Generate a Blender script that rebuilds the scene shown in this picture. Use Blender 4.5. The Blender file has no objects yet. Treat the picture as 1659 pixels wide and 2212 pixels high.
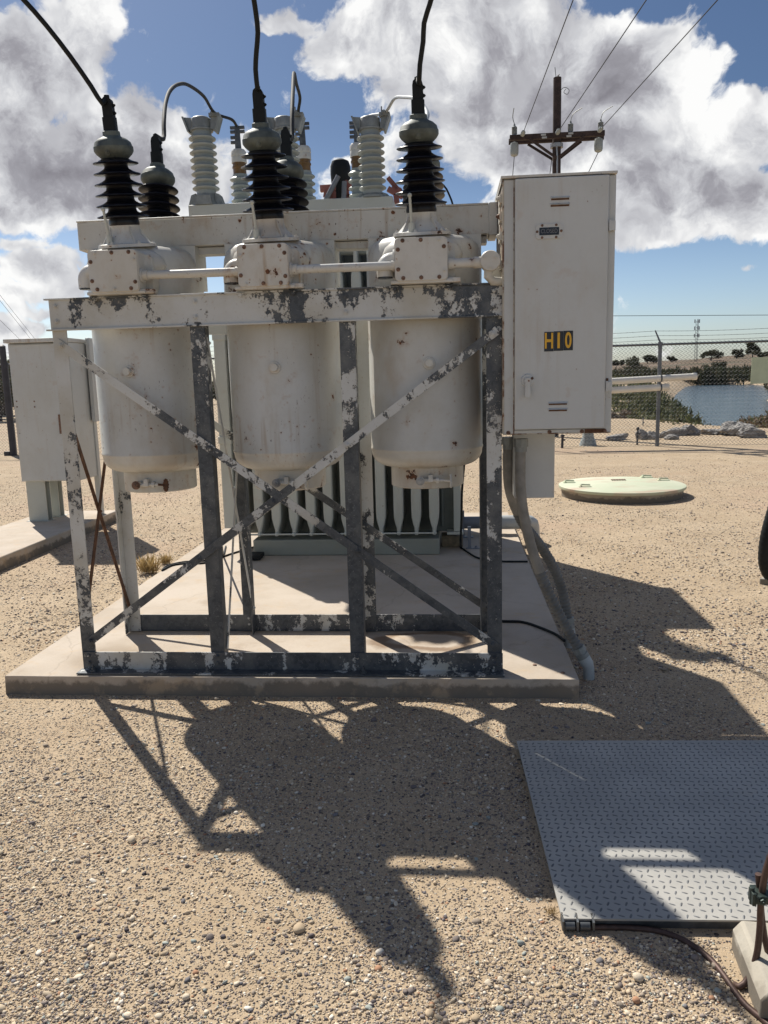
import bpy, bmesh, math, random
import numpy as np
from mathutils import Vector, Matrix
random.seed(7)
rng = np.random.default_rng(7)
scene = bpy.context.scene
COL = scene.collection
V = Vector

# ------------------------------------------------------------------ camera
W_, H_, FPX = 1659.0, 2212.0, 1703.0
YAW, PITCH, ROLL = 0.0864, 0.1675, 0.0264
EYE = V((0, 0, 1.62))
FW = V((-math.sin(YAW) * math.cos(PITCH), math.cos(YAW) * math.cos(PITCH), -math.sin(PITCH)))
_r0 = V((math.cos(YAW), math.sin(YAW), 0))
_u0 = _r0.cross(FW)
RT = _r0 * math.cos(ROLL) - _u0 * math.sin(ROLL)
UP = RT.cross(FW)
cam_data = bpy.data.cameras.new("camera")
cam = bpy.data.objects.new("camera", cam_data)
COL.objects.link(cam)
m = Matrix.Identity(4)
for i in range(3):
    m[i][0], m[i][1], m[i][2], m[i][3] = RT[i], UP[i], -FW[i], EYE[i]
cam.matrix_world = m
cam_data.sensor_fit = 'HORIZONTAL'
cam_data.sensor_width = 36.0
cam_data.lens = 36.0 * FPX / W_
cam_data.clip_start = 0.05
cam_data.clip_end = 6000
scene.camera = cam


def ray(x, y):
    return FW + RT * ((x - W_ / 2) / FPX) - UP * ((y - H_ / 2) / FPX)


def onY(x, y, Y):          # survey helper: the world point at depth Y seen along a sight line
    d = ray(x, y)
    return EYE + d * (Y / d.y)


def onZ(x, y, z=0.0):      # survey helper: the world point at height z seen along a sight line
    d = ray(x, y)
    return EYE + d * ((z - EYE.z) / d.z)


# ------------------------------------------------------------------ light
SUN_EL, SUN_AZ = math.radians(48.4), math.radians(-37.5)      # azimuth from +Y towards +X
SUN = V((math.sin(SUN_AZ) * math.cos(SUN_EL), math.cos(SUN_AZ) * math.cos(SUN_EL), math.sin(SUN_EL)))
sd = bpy.data.lights.new("sun", 'SUN')
sd.energy = 5.0
sd.angle = math.radians(0.53)
sd.color = (1.0, 0.95, 0.86)
so = bpy.data.objects.new("sun", sd)
COL.objects.link(so)
so.rotation_euler = SUN.to_track_quat('Z', 'Y').to_euler()
so.location = SUN * 60
scene.view_settings.view_transform = 'Standard'
scene.view_settings.look = 'None'
scene.view_settings.exposure = 0.28
scene.view_settings.gamma = 1.0
scene.cycles.max_bounces = 6
scene.cycles.diffuse_bounces = 3
scene.cycles.glossy_bounces = 3


# ------------------------------------------------------------------ node helper
class NT:
    def __init__(s, tree):
        s.t = tree

    def __call__(s, typ, ins=None, **props):
        n = s.t.nodes.new(typ)
        for k, v in props.items():
            setattr(n, k, v)
        for k, v in (ins or {}).items():
            s.put(n.inputs[k], v)
        return n

    def put(s, sock, v):
        if isinstance(v, bpy.types.NodeSocket):
            s.t.links.new(v, sock)
        elif isinstance(v, bpy.types.Node):
            s.t.links.new(v.outputs[0], sock)
        else:
            if sock.type == 'RGBA' and hasattr(v, '__len__') and len(v) == 3:
                v = (*v, 1.0)
            sock.default_value = v

    def m(s, op, a, b=0.0, c=0.0, clamp=False):
        n = s('ShaderNodeMath', {0: a, 1: b, 2: c}, operation=op)
        n.use_clamp = clamp
        return n.outputs[0]

    def vm(s, op, a, b=(0, 0, 0), scale=None):
        n = s('ShaderNodeVectorMath', {0: a, 1: b}, operation=op)
        if scale is not None:
            s.put(n.inputs['Scale'], scale)
        return n.outputs['Value'] if op in ('DOT_PRODUCT', 'LENGTH') else n.outputs[0]

    def mix(s, f, a, b, blend='MIX'):
        n = s('ShaderNodeMix', data_type='RGBA', blend_type=blend)
        s.put(n.inputs[0], f)
        s.put(n.inputs[6], a)
        s.put(n.inputs[7], b)
        return n.outputs[2]

    def sm(s, v, lo, hi, a=0.0, b=1.0):
        n = s('ShaderNodeMapRange', {0: v, 1: lo, 2: hi, 3: a, 4: b}, interpolation_type='SMOOTHSTEP')
        return n.outputs[0]

    def noise(s, vec, scale, detail=4.0, rough=0.55, dist=0.0, out=0):
        return s('ShaderNodeTexNoise', {'Vector': vec, 'Scale': scale, 'Detail': detail, 'Roughness': rough, 'Distortion': dist}).outputs[out]

    def voro(s, vec, scale, feature='F1', rnd=1.0):
        return s('ShaderNodeTexVoronoi', {'Vector': vec, 'Scale': scale, 'Randomness': rnd}, feature=feature)

    def ramp(s, f, stops, interp='LINEAR'):
        n = s('ShaderNodeValToRGB', {0: f})
        cr = n.color_ramp
        cr.interpolation = interp
        while len(cr.elements) < len(stops):
            cr.elements.new(0.5)
        for e, (p, c) in zip(cr.elements, stops):
            e.position = p
            e.color = (*c, 1) if len(c) == 3 else c
        return n.outputs[0]

    def pos(s):
        return s('ShaderNodeNewGeometry').outputs['Position']

    def scalev(s, v, k):
        return s.vm('MULTIPLY', v, k)

    def bump(s, h, strength=0.5, dist=0.01):
        return s('ShaderNodeBump', {'Height': h, 'Strength': strength, 'Distance': dist}).outputs[0]


# ------------------------------------------------------------------ sky
world = bpy.data.worlds.new("World")
scene.world = world
world.use_nodes = True
wt = world.node_tree
wt.nodes.clear()

w = NT(wt)
tc = w('ShaderNodeTexCoord')
gen = tc.outputs['Generated']
g = w
dirv = gen
wn = g.noise(dirv, 7.0, 5, 0.55, out=1)
warp = g.vm('SCALE', g.vm('SUBTRACT', wn, (0.5, 0.5, 0.5)), scale=0.10)
dw = g.vm('ADD', dirv, warp)
sx = g('ShaderNodeSeparateXYZ', {0: dw})
az = g.m('ARCTAN2', sx.outputs[0], sx.outputs[1])
el = g.m('ARCSINE', sx.outputs[2])
# cumulus masses: bearing and elevation of their centres (taken from sight lines), half-widths in pixels / FPX
BLOBS = [
    # upper-left dark cloud
    (20, 120, 210, 130, 1.0), (175, 60, 85, 90, .75), (-150, 150, 260, 200, 1.0), (190, 130, 60, 60, .55),
    # left cumulus
    (150, 370, 260, 110, 1.0), (250, 280, 170, 90, .8), (390, 390, 170, 85, .85), (60, 300, 150, 90, .7), (500, 350, 70, 50, .5),
    (20, 425, 200, 40, .7),
    # low left
    (90, 560, 110, 45, .62), (150, 612, 70, 34, .6), (20, 690, 130, 28, .62), (40, 620, 90, 26, .55), (110, 655, 100, 20, .5), (30, 505, 80, 26, .5), (60, 730, 120, 18, .5),
    # big right-hand cumulus
    (760, 90, 130, 100, .72), (860, 190, 130, 80, .6), (960, 60, 210, 120, .85), (1120, 170, 250, 150, 1.0), (1330, 180, 190, 130, .95),
    (1220, 320, 250, 100, .95), (1010, 320, 130, 80, .62), (1400, 410, 230, 95, .85), (1590, 450, 180, 85, .85), (1480, 290, 110, 70, .5),
    (1640, 260, 110, 80, .62), (1500, 160, 70, 70, .5), (1380, 500, 130, 45, .65),
    # wisps
    (1622, 577, 26, 8, .36), (590, 8, 90, 30, .45), (860, 330, 70, 60, .45), (745, 330, 30, 18, .30), (1700, 60, 60, 60, .3),
]
acc = None
for (px, py, rx, ry, wgt) in BLOBS:
    d = ray(px, py).normalized()
    a0, e0 = math.atan2(d.x, d.y), math.asin(d.z)
    u = g.m('MULTIPLY', g.m('SUBTRACT', az, a0), FPX / rx / (1.0 / math.cos(e0)))
    v = g.m('MULTIPLY', g.m('SUBTRACT', el, e0), FPX / ry)
    q = g.m('ADD', g.m('MULTIPLY', u, u), g.m('MULTIPLY', v, v))
    b = g.m('MULTIPLY', g.m('SUBTRACT', 1.0, q), wgt)
    b = g.m('MAXIMUM', b, -1.0)
    acc = b if acc is None else g.m('SMOOTH_MAX', acc, b, 0.25)
# the rest of the sky carries scattered clouds too
far_n = g.noise(dirv, 2.3, 3, 0.5)
behind = g.sm(sx.outputs[1], 0.35, 0.0)
acc = g.m('MAXIMUM', acc, g.m('MULTIPLY', g.m('MULTIPLY', g.m('SUBTRACT', far_n, 0.56), 4.0), behind))


def puffs(vec):
    n1 = g.noise(vec, 9.0, 7, 0.60)
    vb = g('ShaderNodeTexVoronoi', {'Vector': vec, 'Scale': 15.0, 'Detail': 4.0, 'Roughness': 0.55, 'Lacunarity': 2.2}, feature='F1')
    vb.normalize = True
    fr = g.noise(vec, 34.0, 7, 0.66)
    n1 = g.m('ADD', n1, g.m('MULTIPLY', g.m('SUBTRACT', fr, 0.5), 0.30))
    return g.m('ADD', g.m('MULTIPLY', g.m('SUBTRACT', n1, 0.5), 1.8), g.m('MULTIPLY', g.m('SUBTRACT', 0.62, vb.outputs[0]), 0.72))


P1 = puffs(dw)


def relief(vec):
    vb = g('ShaderNodeTexVoronoi', {'Vector': vec, 'Scale': 15.0, 'Detail': 2.0, 'Roughness': 0.5, 'Lacunarity': 2.2}, feature='F1')
    vb.normalize = True
    return g.m('SUBTRACT', g.noise(vec, 9.0, 4.5, 0.52), g.m('MULTIPLY', vb.outputs[0], .45))


Q1, Q2 = [relief(v_) for v_ in (dw, g.vm('ADD', dw, tuple(SUN * 0.045)))]
D1 = g.m('SUBTRACT', g.m('ADD', acc, P1), 0.38)
alpha = w.sm(D1, -0.02, 0.22)
thick = w.sm(D1, 0.22, 1.10)
lit = w.sm(w.m('SUBTRACT', Q1, Q2), -0.24, 0.26)
f = w.m('ADD', w.m('MULTIPLY', w.m('SUBTRACT', 1.0, thick), 0.82), w.m('MULTIPLY', w.m('SUBTRACT', lit, 0.40), 0.80), clamp=True)
ccol = w.ramp(f, [(0.0, (.33, .32, .36)), (0.35, (.50, .495, .545)), (0.65, (.86, .87, .91)), (1.0, (1.35, 1.35, 1.34))])
sky = w('ShaderNodeTexSky', sky_type='NISHITA', sun_disc=False)
sky.sun_elevation = SUN_EL
sky.sun_rotation = SUN_AZ
sky.altitude = 50
sky.dust_density = 1.0
sky.ozone_density = 1.6
hz_ = w.sm(w('ShaderNodeSeparateXYZ', {0: gen}).outputs[2], -0.02, 0.30)
skyc = w.mix(1.0, sky.outputs[0], w.mix(hz_, (1.85, 2.02, 2.32), (0.80, 0.93, 1.12)), 'MULTIPLY')
b1 = w('ShaderNodeBackground', {0: skyc, 1: 0.047})
b2 = w('ShaderNodeBackground', {0: ccol, 1: 0.60})
mx = w('ShaderNodeMixShader', {0: alpha, 1: b1.outputs[0], 2: b2.outputs[0]})
wo = w('ShaderNodeOutputWorld', {0: mx.outputs[0]})


# ------------------------------------------------------------------ materials
def new_mat(name):
    mt = bpy.data.materials.new(name)
    mt.use_nodes = True
    nt = NT(mt.node_tree)
    bs = mt.node_tree.nodes['Principled BSDF']
    return mt, nt, bs


def plain(name, col, rough=0.5, metal=0.0, var=0.12, scale=6.0, bump=0.0, bscale=80):
    mt, n, b = new_mat(name)
    p = n.pos()
    nz = n.noise(p, scale, 5, 0.6)
    lo = tuple(c * (1 - var) for c in col)
    hi = tuple(min(1, c * (1 + var)) for c in col)
    c = n.mix(n.sm(nz, 0.3, 0.7), lo, hi)
    n.put(b.inputs['Base Color'], c)
    b.inputs['Roughness'].default_value = rough
    b.inputs['Metallic'].default_value = metal
    if bump:
        n.put(b.inputs['Normal'], n.bump(n.noise(p, bscale, 3), 0.6, bump))
    return mt


def painted(name, col, rust=0.5, dirt=0.5, rough=0.45, zone=None):
    """old oil paint: faint blotches, rust pin-holes, rust runs below them"""
    mt, n, b = new_mat(name)
    p = n.pos()
    big = n.noise(p, 2.6, 6, 0.62)
    dcol = (col[0] * .80, col[1] * .76, col[2] * .68)
    c = n.mix(n.m('MULTIPLY', n.sm(big, 0.35, 0.75), dirt), col, dcol)
    fine = n.noise(p, 45, 4, 0.6)
    c = n.mix(n.m('MULTIPLY', n.sm(fine, 0.45, 0.75), dirt * .3), c, tuple(x * .8 for x in col))
    # grime that ran down
    st = n.noise(n.scalev(p, (26, 26, 1.3)), 1.0, 4, 0.6)
    reg = n.noise(n.vm('ADD', p, (3.1, 7.7, 1.9)), 1.9, 3, 0.5)
    run = n.m('MULTIPLY', n.sm(st, 0.52, 0.74), n.sm(reg, 0.44, 0.64))
    c = n.mix(n.m('MULTIPLY', run, min(.8, .62 * rust + .12 * dirt)), c, (.36, .25, .145))
    # ochre bleeding
    oc = n.noise(n.vm('ADD', n.scalev(p, (1, 1, .6)), (1.7, 4.4, 8.8)), 3.1, 7, .66)
    c = n.mix(n.m('MULTIPLY', n.sm(oc, .53, .70), min(.55, .5 * rust)), c, (.40, .285, .165))
    # rust scabs and pin holes
    warp = n.vm('ADD', p, n.vm('SCALE', n.noise(p, 30, 3, .6, out=1), scale=0.02))
    vo = n.voro(warp, 26)
    rad = n.m('MULTIPLY', n('ShaderNodeSeparateColor', {0: vo.outputs['Color']}).outputs[0], 0.42)
    rad = n.m('SUBTRACT', rad, n.m('SUBTRACT', 0.335, n.m('MULTIPLY', n.sm(reg, 0.44, 0.70), 0.16 * min(rust, 1.4))))
    pin = n.m('GREATER_THAN', rad, vo.outputs['Distance'])
    hal = n.sm(n.m('SUBTRACT', vo.outputs['Distance'], rad), 0.16, 0.0)
    sc = n.noise(n.vm('ADD', p, (9.0, 2.0, 4.0)), 7.5, 7, 0.66)
    scab = n.sm(sc, 0.668 - 0.025 * rust, 0.680 - 0.025 * rust)
    halo2 = n.sm(sc, 0.585 - 0.02 * rust, 0.675)
    c = n.mix(n.m('MULTIPLY', n.m('MAXIMUM', n.m('MULTIPLY', hal, 0.5), n.m('MULTIPLY', halo2, 0.55)), min(rust, 1.0)), c, (.40, .22, .10))
    rc = n.mix(n.sm(fine, 0.35, 0.65), (.045, .022, .016), (.17, .065, .028))
    fl = n.noise(n.scalev(p, (95, 95, 42)), 1.0, 3, .6)
    fleck = n.m('MULTIPLY', n.sm(fl, .665, .69), n.sm(reg, .47 - .06 * (rust > 1), .56))
    f = n.m('MAXIMUM', n.m('MAXIMUM', pin, n.m('MULTIPLY', fleck, min(1.0, rust * .8))), n.m('MULTIPLY', scab, 1.0 if rust > 0.35 else 0.0))
    c = n.mix(f, c, rc)
    n.put(b.inputs['Base Color'], c)
    n.put(b.inputs['Roughness'], n.m('ADD', n.m('MULTIPLY', f, 0.35), rough))
    h = n.m('SUBTRACT', n.m('MULTIPLY', n.noise(p, 14, 4, .5), .35), n.m('MULTIPLY', f, .25))
    n.put(b.inputs['Normal'], n.bump(h, 0.35, 0.004))
    return mt


def peeling(name, paint=(.56, .57, .56)):
    """white paint flaking off dark galvanised steel; each member's own 'wear' sets how much is left"""
    mt, n, b = new_mat(name)
    p = n.pos()
    at = n('ShaderNodeAttribute', attribute_type='OBJECT', attribute_name='wear').outputs['Fac']
    sep = n('ShaderNodeSeparateXYZ', {0: p})
    zb = n.m('MULTIPLY', n.m('SUBTRACT', 1.05, sep.outputs[2]), 0.20)
    a = n.noise(n.scalev(p, (1, 1, .55)), 5.0, 3, 0.5)
    e = n.noise(n.scalev(p, (1, 1, .75)), 20, 9, 0.72)
    f2 = n.noise(p, 120, 4, 0.6)
    v = n.m('ADD', n.m('MULTIPLY', n.m('SUBTRACT', a, .5), 1.05), n.m('MULTIPLY', n.m('SUBTRACT', e, .5), 1.05))
    v = n.m('ADD', v, n.m('MULTIPLY', n.m('SUBTRACT', f2, .5), .30))
    v = n.m('ADD', v, n.m('MULTIPLY', n.sm(sep.outputs[2], 1.985, 2.05), .10))
    v = n.m('ADD', n.m('ADD', v, zb), at)
    bare = n.sm(v, 0.085, 0.105)
    edge = n.sm(n.m('ABSOLUTE', n.m('SUBTRACT', v, 0.09)), 0.035, 0.0)
    sp = n.voro(p, 55)
    gz = n.mix(n('ShaderNodeSeparateColor', {0: sp.outputs['Color']}).outputs[0], (.050, .058, .068), (.085, .095, .108))
    gz = n.mix(n.sm(n.noise(p, 9, 5, .65), .42, .72), gz, (.135, .142, .145))
    gz = n.mix(n.m('MULTIPLY', n.sm(f2, .60, .72), .6), gz, (.30, .30, .29))
    big = n.noise(p, 3.0, 5, .6)
    pt = n.mix(n.sm(big, .40, .75), paint, (paint[0] * .80, paint[1] * .75, paint[2] * .66))
    pt = n.mix(n.m('MULTIPLY', n.sm(n.noise(p, 60, 4, .6), .60, .74), .45), pt, (.33, .25, .16))
    c = n.mix(bare, pt, gz)
    c = n.mix(n.m('MULTIPLY', edge, n.m('SUBTRACT', 1.0, bare)), c, (.45, .42, .37))
    n.put(b.inputs['Base Color'], c)
    n.put(b.inputs['Roughness'], n.m('ADD', .42, n.m('MULTIPLY', bare, .1)))
    n.put(b.inputs['Metallic'], n.m('MULTIPLY', bare, .25))
    n.put(b.inputs['Normal'], n.bump(n.m('SUBTRACT', 1.0, bare), 0.9, 0.0016))
    return mt


M = {}
M['white'] = painted('white_enamel_paint', (.60, .60, .58), 0.8, 0.6)
M['white_rusty'] = painted('rust_specked_white_paint', (.605, .595, .56), 1.4, 0.8)
M['cabinet'] = painted('cabinet_white_paint', (.55, .565, .56), 0.3, 0.35, 0.4)
M['tankpaint'] = painted('tank_cream_paint', (.61, .605, .57), 0.7, 0.75, 0.38)
M['peel'] = peeling('flaking_white_paint')
M['greenwhite'] = painted('pale_green_grey_paint', (.475, .495, .46), 0.2, 0.35, .4)
M['olive_shaded'] = painted('shaded_olive_grey_paint', (.26, .275, .245), .2, .5)  # grey-green paint, with the deep shade around the skid put into the colour
M['rustedge'] = painted('rust_bled_edge_paint', (.50, .47, .41), 1.0, 1.0)
M['darkgreen'] = plain('grey_green_tank_paint', (.15, .165, .15), .5, 0, .15)
M['rust'] = plain('brown_rust', (.115, .055, .030), .85, 0, .45, 30, .002, 90)
M['rustbolt'] = plain('rusty_bolt', (.20, .12, .085), .7, .2, .5, 60)
M['galv'] = plain('zinc_plated_steel', (.34, .35, .36), .45, .6, .2, 25)
M['bolt'] = plain('painted_bolt', (.60, .585, .54), .5, 0, .15, 40)
M['darkgalv'] = plain('weathered_zinc', (.10, .11, .12), .5, .4, .3, 20)
M['porcelain'] = plain('black_brown_glaze', (.008, .0085, .013), .30, 0, .2)
M['greyporcelain'] = plain('grey_porcelain', (.30, .33, .325), .4, 0, .08)
M['castgrey'] = plain('cast_alloy', (.24, .255, .25), .5, .3, .15, 18)
M['capmetal'] = plain('verdigris_cap_metal', (.095, .11, .10), .6, .15, .35, 14)
M['black'] = plain('black_rubber', (.009, .011, .012), .55, 0, .2)
M['black'].node_tree.nodes['Principled BSDF'].inputs['Specular IOR Level'].default_value = .25
M['cablegrey'] = plain('stranded_aluminium', (.040, .042, .044), .7, 0, .3, 60)
M['porcelain'].node_tree.nodes['Principled BSDF'].inputs['Specular IOR Level'].default_value = .32
M['cablegrey'].node_tree.nodes['Principled BSDF'].inputs['Specular IOR Level'].default_value = .15
M['hose'] = plain('grey_hose_jacket', (.125, .128, .125), .55, 0, .22, 12)
M['hosetop'] = plain('dusty_hose_jacket', (.235, .225, .205), .7, 0, .2, 12)
M['pvc'] = plain('pale_grey_pvc', (.42, .44, .44), .4, 0, .08)
M['pvcdark'] = plain('slate_grey_pvc', (.17, .18, .21), .4, 0, .1)
M['wood'] = plain('red_brown_pole_timber', (.042, .027, .024), .8, 0, .35, 8)
M['whitepipe'] = plain('sun_bleached_white_pvc', (.72, .69, .62), .4, 0, .05)
M['fence'] = plain('galvanised_fence_wire', (.075, .08, .085), .55, .3, .15)
M['fencepost'] = plain('galvanised_fence_pipe', (.16, .17, .185), .5, .5, .15)
M['oldsteel'] = plain('dark_painted_pipe', (.045, .045, .055), .6, .1, .2)
M['amber'] = plain('amber_glazed_band', (.16, .085, .025), .3, 0, .3)
M['redbus'] = plain('red_oxide_clamp', (.26, .10, .085), .6, .1, .25)
M['signplate'] = plain('pale_green_sign_plate', (.50, .56, .40), .5, 0, .06)
M['dark'] = plain('dark_glass', (.02, .021, .025), .25, 0, .1)
M['yellow'] = plain('yellow_numeral_vinyl', (.72, .40, .03), .45, 0, .06)
M['navy'] = plain('black_plate_vinyl', (.014, .017, .024), .4, 0, .2)
M['letter'] = plain('worn_white_lettering', (.16, .16, .17), .5, 0, .3, 200)
M['copper'] = plain('brown_oxidised_copper', (.085, .050, .040), .55, .35, .25, 50)
M['clamp'] = plain('dark_green_bronze', (.035, .05, .045), .5, .4, .3, 60)
M['brick'] = plain('old_timber_block', (.22, .17, .11), .8, 0, .3, 20)
M['stud'] = plain('worn_tread_lozenge', (.15, .155, .16), .5, .2, .2, 30)


def bleed(mt):
    n = NT(mt.node_tree)
    b = mt.node_tree.nodes['Principled BSDF']
    old = b.inputs['Base Color'].links[0].from_socket
    p = n.pos()
    k = n.noise(n.scalev(p, (1, 1, .5)), 22, 7, .7)
    n.put(b.inputs['Base Color'], n.mix(n.sm(k, .47, .56), old, n.mix(n.noise(p, 70, 3, .6), (.055, .028, .018), (.22, .10, .045))))


bleed(M['rustedge'])


# concrete
def concrete(name, col, stain=.5):
    mt, n, b = new_mat(name)
    p = n.pos()
    big = n.noise(p, 1.7, 6, .62)
    c = n.mix(n.sm(big, .32, .72), col, tuple(x * k for x, k in zip(col, (.80, .77, .72))))
    c = n.mix(n.m('MULTIPLY', n.sm(n.noise(n.vm('ADD', p, (5, 1, 0)), 3.1, 7, .66), .56, .70), stain), c, tuple(x * k for x, k in zip(col, (.62, .54, .45))))
    fine = n.noise(p, 70, 5, .65)
    c = n.mix(n.m('MULTIPLY', n.sm(fine, .50, .72), .30), c, tuple(x * .68 for x in col))
    # the lower rim of a slab is soil-dark and rough
    sp = n('ShaderNodeSeparateXYZ', {0: p})
    nor = n('ShaderNodeSeparateXYZ', {0: n('ShaderNodeNewGeometry').outputs['Normal']})
    soil = n.sm(n.m('ADD', sp.outputs[2], n.m('MULTIPLY', n.m('SUBTRACT', n.noise(p, 7, 6, .68), .5), .16)), .085, .055)
    side = n.sm(nor.outputs[2], .8, .4)
    c = n.mix(n.m('MULTIPLY', n.m('MULTIPLY', soil, side), .8), c, (.13, .108, .082))
    n.put(b.inputs['Base Color'], c)
    b.inputs['Roughness'].default_value = .88
    h = n.m('ADD', n.m('MULTIPLY', n.noise(p, 11, 6, .6), .6), n.m('MULTIPLY', fine, .4))
    n.put(b.inputs['Normal'], n.bump(h, .5, .006))
    return mt


M['slab'] = concrete('pinkish_concrete', (.53, .455, .375))


def slab_stains():
    mt = M['slab']
    n = NT(mt.node_tree)
    b = mt.node_tree.nodes['Principled BSDF']
    old = b.inputs['Base Color'].links[0].from_socket
    p = n.pos()
    wp = n.vm('ADD', p, n.vm('SCALE', n.vm('SUBTRACT', n.noise(p, 3.2, 5, .6, out=1), (.5, .5, .5)), scale=.22))
    c0 = onZ(915, 1385, .1)
    r = n.vm('LENGTH', n.scalev(n.vm('SUBTRACT', wp, tuple(c0)), (1.0, 1.9, 0)))
    ring = n.m('MULTIPLY', n.sm(r, .20, .26), n.sm(r, .36, .29))
    pud = n.m('MULTIPLY', n.sm(r, .22, .14), .35)
    c = n.mix(n.m('MULTIPLY', n.m('MAXIMUM', ring, pud), .8), old, (.20, .12, .065))
    c1 = onZ(240, 1425, .1)
    r1 = n.vm('LENGTH', n.scalev(n.vm('SUBTRACT', wp, tuple(c1)), (1.0, 1.2, 0)))
    c = n.mix(n.m('MULTIPLY', n.sm(r1, .34, .10), .5), c, (.25, .18, .115))
    cr = n('ShaderNodeTexVoronoi', {'Vector': wp, 'Scale': .75}, feature='DISTANCE_TO_EDGE').outputs[0]
    c = n.mix(n.m('MULTIPLY', n.sm(cr, .005, .002), .22), c, (.20, .155, .12))
    dust = n.noise(p, 5.5, 7, .7)
    c = n.mix(n.m('MULTIPLY', n.sm(dust, .52, .66), .5), c, (.50, .375, .245))
    n.put(b.inputs['Base Color'], c)


slab_stains()
M['block'] = concrete('grey_concrete', (.50, .47, .41), .2)
M['ring'] = concrete('manhole_ring_concrete', (.40, .35, .28), .4)


def gravel_mat():
    mt, n, b = new_mat('desert_gravel')
    p = n.pos()
    sp = n('ShaderNodeSeparateXYZ', {0: p})
    flat = n('ShaderNodeCombineXYZ', {0: sp.outputs[0], 1: sp.outputs[1], 2: 0.0}).outputs[0]
    wv = n.vm('ADD', flat, n.vm('SCALE', n.noise(flat, 30, 3, .6, out=1), scale=.012))
    patch = n.noise(flat, .9, 5, .6)
    sand = n.mix(n.sm(n.noise(flat, 2.2, 6, .62), .3, .7), (.43, .325, .212), (.505, .395, .27))
    sand = n.mix(n.m('MULTIPLY', n.sm(n.noise(flat, .33, 4, .55), .50, .66), .6), sand, (.47, .33, .23))
    grain = n.noise(flat, 260, 3, .7)
    sand = n.mix(n.m('MULTIPLY', n.sm(grain, .45, .70), .5), sand, (.22, .165, .11))
    c, h = sand, n.m('MULTIPLY', grain, .15)
    stops = [(0.0, (.10, .085, .08)), (.20, (.18, .155, .135)), (.38, (.33, .265, .20)), (.62, (.44, .345, .245)), (.84, (.53, .44, .33)), (1.0, (.64, .58, .49))]
    for sc, thr, hh in ((150, .40, .35), (75, .50, .8), (38, .70, 1.3)):
        vo = n.voro(wv, sc)
        rs = n('ShaderNodeSeparateColor', {0: vo.outputs['Color']})
        on = n.m('ADD', rs.outputs[0], n.m('MULTIPLY', n.m('SUBTRACT', patch, .5), .9))
        dome = n.m('SUBTRACT', n.m('ADD', .30, n.m('MULTIPLY', rs.outputs[2], .16)), vo.outputs['Distance'])
        msk = n.m('MULTIPLY', n.m('GREATER_THAN', on, thr), n.sm(dome, 0.0, .05))
        stone = n.ramp(rs.outputs[1], stops)
        c = n.mix(msk, c, stone)
        h = n.m('ADD', h, n.m('MULTIPLY', n.m('MULTIPLY', n.sm(dome, 0, .35), msk), hh))
    # off the yard: loose tan desert soil
    scrub = n.mix(n.sm(n.noise(flat, .05, 6, .65), .42, .62), (.175, .125, .09), (.10, .085, .055))
    c = n.mix(n.sm(sp.outputs[1], 120, 230), c, scrub)
    n.put(b.inputs['Base Color'], c)
    b.inputs['Roughness'].default_value = .92
    b.inputs['Specular IOR Level'].default_value = .25
    hh = n.m('ADD', h, n.m('MULTIPLY', n.noise(flat, 5, 5, .6), 1.6))
    n.put(b.inputs['Normal'], n.bump(hh, 1.0, .011))
    return mt


M['gravel'] = gravel_mat()


def attr_mat(name, rough=.85, bump=.0, bscale=200, trans=0.0):
    """per-stone / per-leaf colour stored on the mesh"""
    mt, n, b = new_mat(name)
    a = n('ShaderNodeAttribute', attribute_type='GEOMETRY', attribute_name='tint').outputs['Color']
    p = n.pos()
    c = n.mix(n.m('MULTIPLY', n.sm(n.noise(p, bscale, 3, .6), .45, .7), .35), a, n.mix(1.0, a, (.62, .60, .58), 'MULTIPLY'))
    n.put(b.inputs['Base Color'], c)
    b.inputs['Roughness'].default_value = rough
    b.inputs['Specular IOR Level'].default_value = .3
    if bump:
        n.put(b.inputs['Normal'], n.bump(n.noise(p, bscale, 4, .6), .6, bump))
    if trans:
        out = [x for x in mt.node_tree.nodes if x.type == 'OUTPUT_MATERIAL'][0]
        tr = n('ShaderNodeBsdfTranslucent', {0: c})
        ms = n('ShaderNodeMixShader', {0: trans, 1: b.outputs[0], 2: tr.outputs[0]})
        n.put(out.inputs[0], ms.outputs[0])
    return mt


M['stones'] = attr_mat('pebble_stone', .85, .0008, 420)
M['leaf'] = attr_mat('dusty_leaf', .7, 0, 3, .25)
M['rock'] = plain('pale_grey_riprap', (.26, .245, .23), .9, 0, .4, 7, .03, 9)


def water_mat():
    mt, n, b = new_mat('river_water')
    p = n.pos()
    nz = n.noise(n.scalev(p, (.35, 1.6, 1)), 1.0, 4, .6)
    b.inputs['Base Color'].default_value = (.075, .115, .15, 1)
    b.inputs['Roughness'].default_value = .12
    b.inputs['IOR'].default_value = 1.33
    n.put(b.inputs['Normal'], n.bump(nz, 1.0, .35))
    return mt


M['water'] = water_mat()


def tread_mat():
    mt, n, b = new_mat('tread_plate_steel')
    p = n.pos()
    c = n.mix(n.sm(n.noise(p, 3.5, 6, .6), .35, .7), (.36, .35, .325), (.45, .435, .40))
    c = n.mix(n.m('MULTIPLY', n.sm(n.noise(n.vm('ADD', p, (3, 0, 0)), 5.0, 6, .7), .60, .74), .5), c, (.40, .35, .28))
    n.put(b.inputs['Base Color'], c)
    b.inputs['Metallic'].default_value = .05
    b.inputs['Specular IOR Level'].default_value = .35
    b.inputs['Roughness'].default_value = .55
    n.put(b.inputs['Normal'], n.bump(n.noise(p, 120, 3, .6), .25, .001))
    return mt


M['tread'] = tread_mat()


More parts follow.
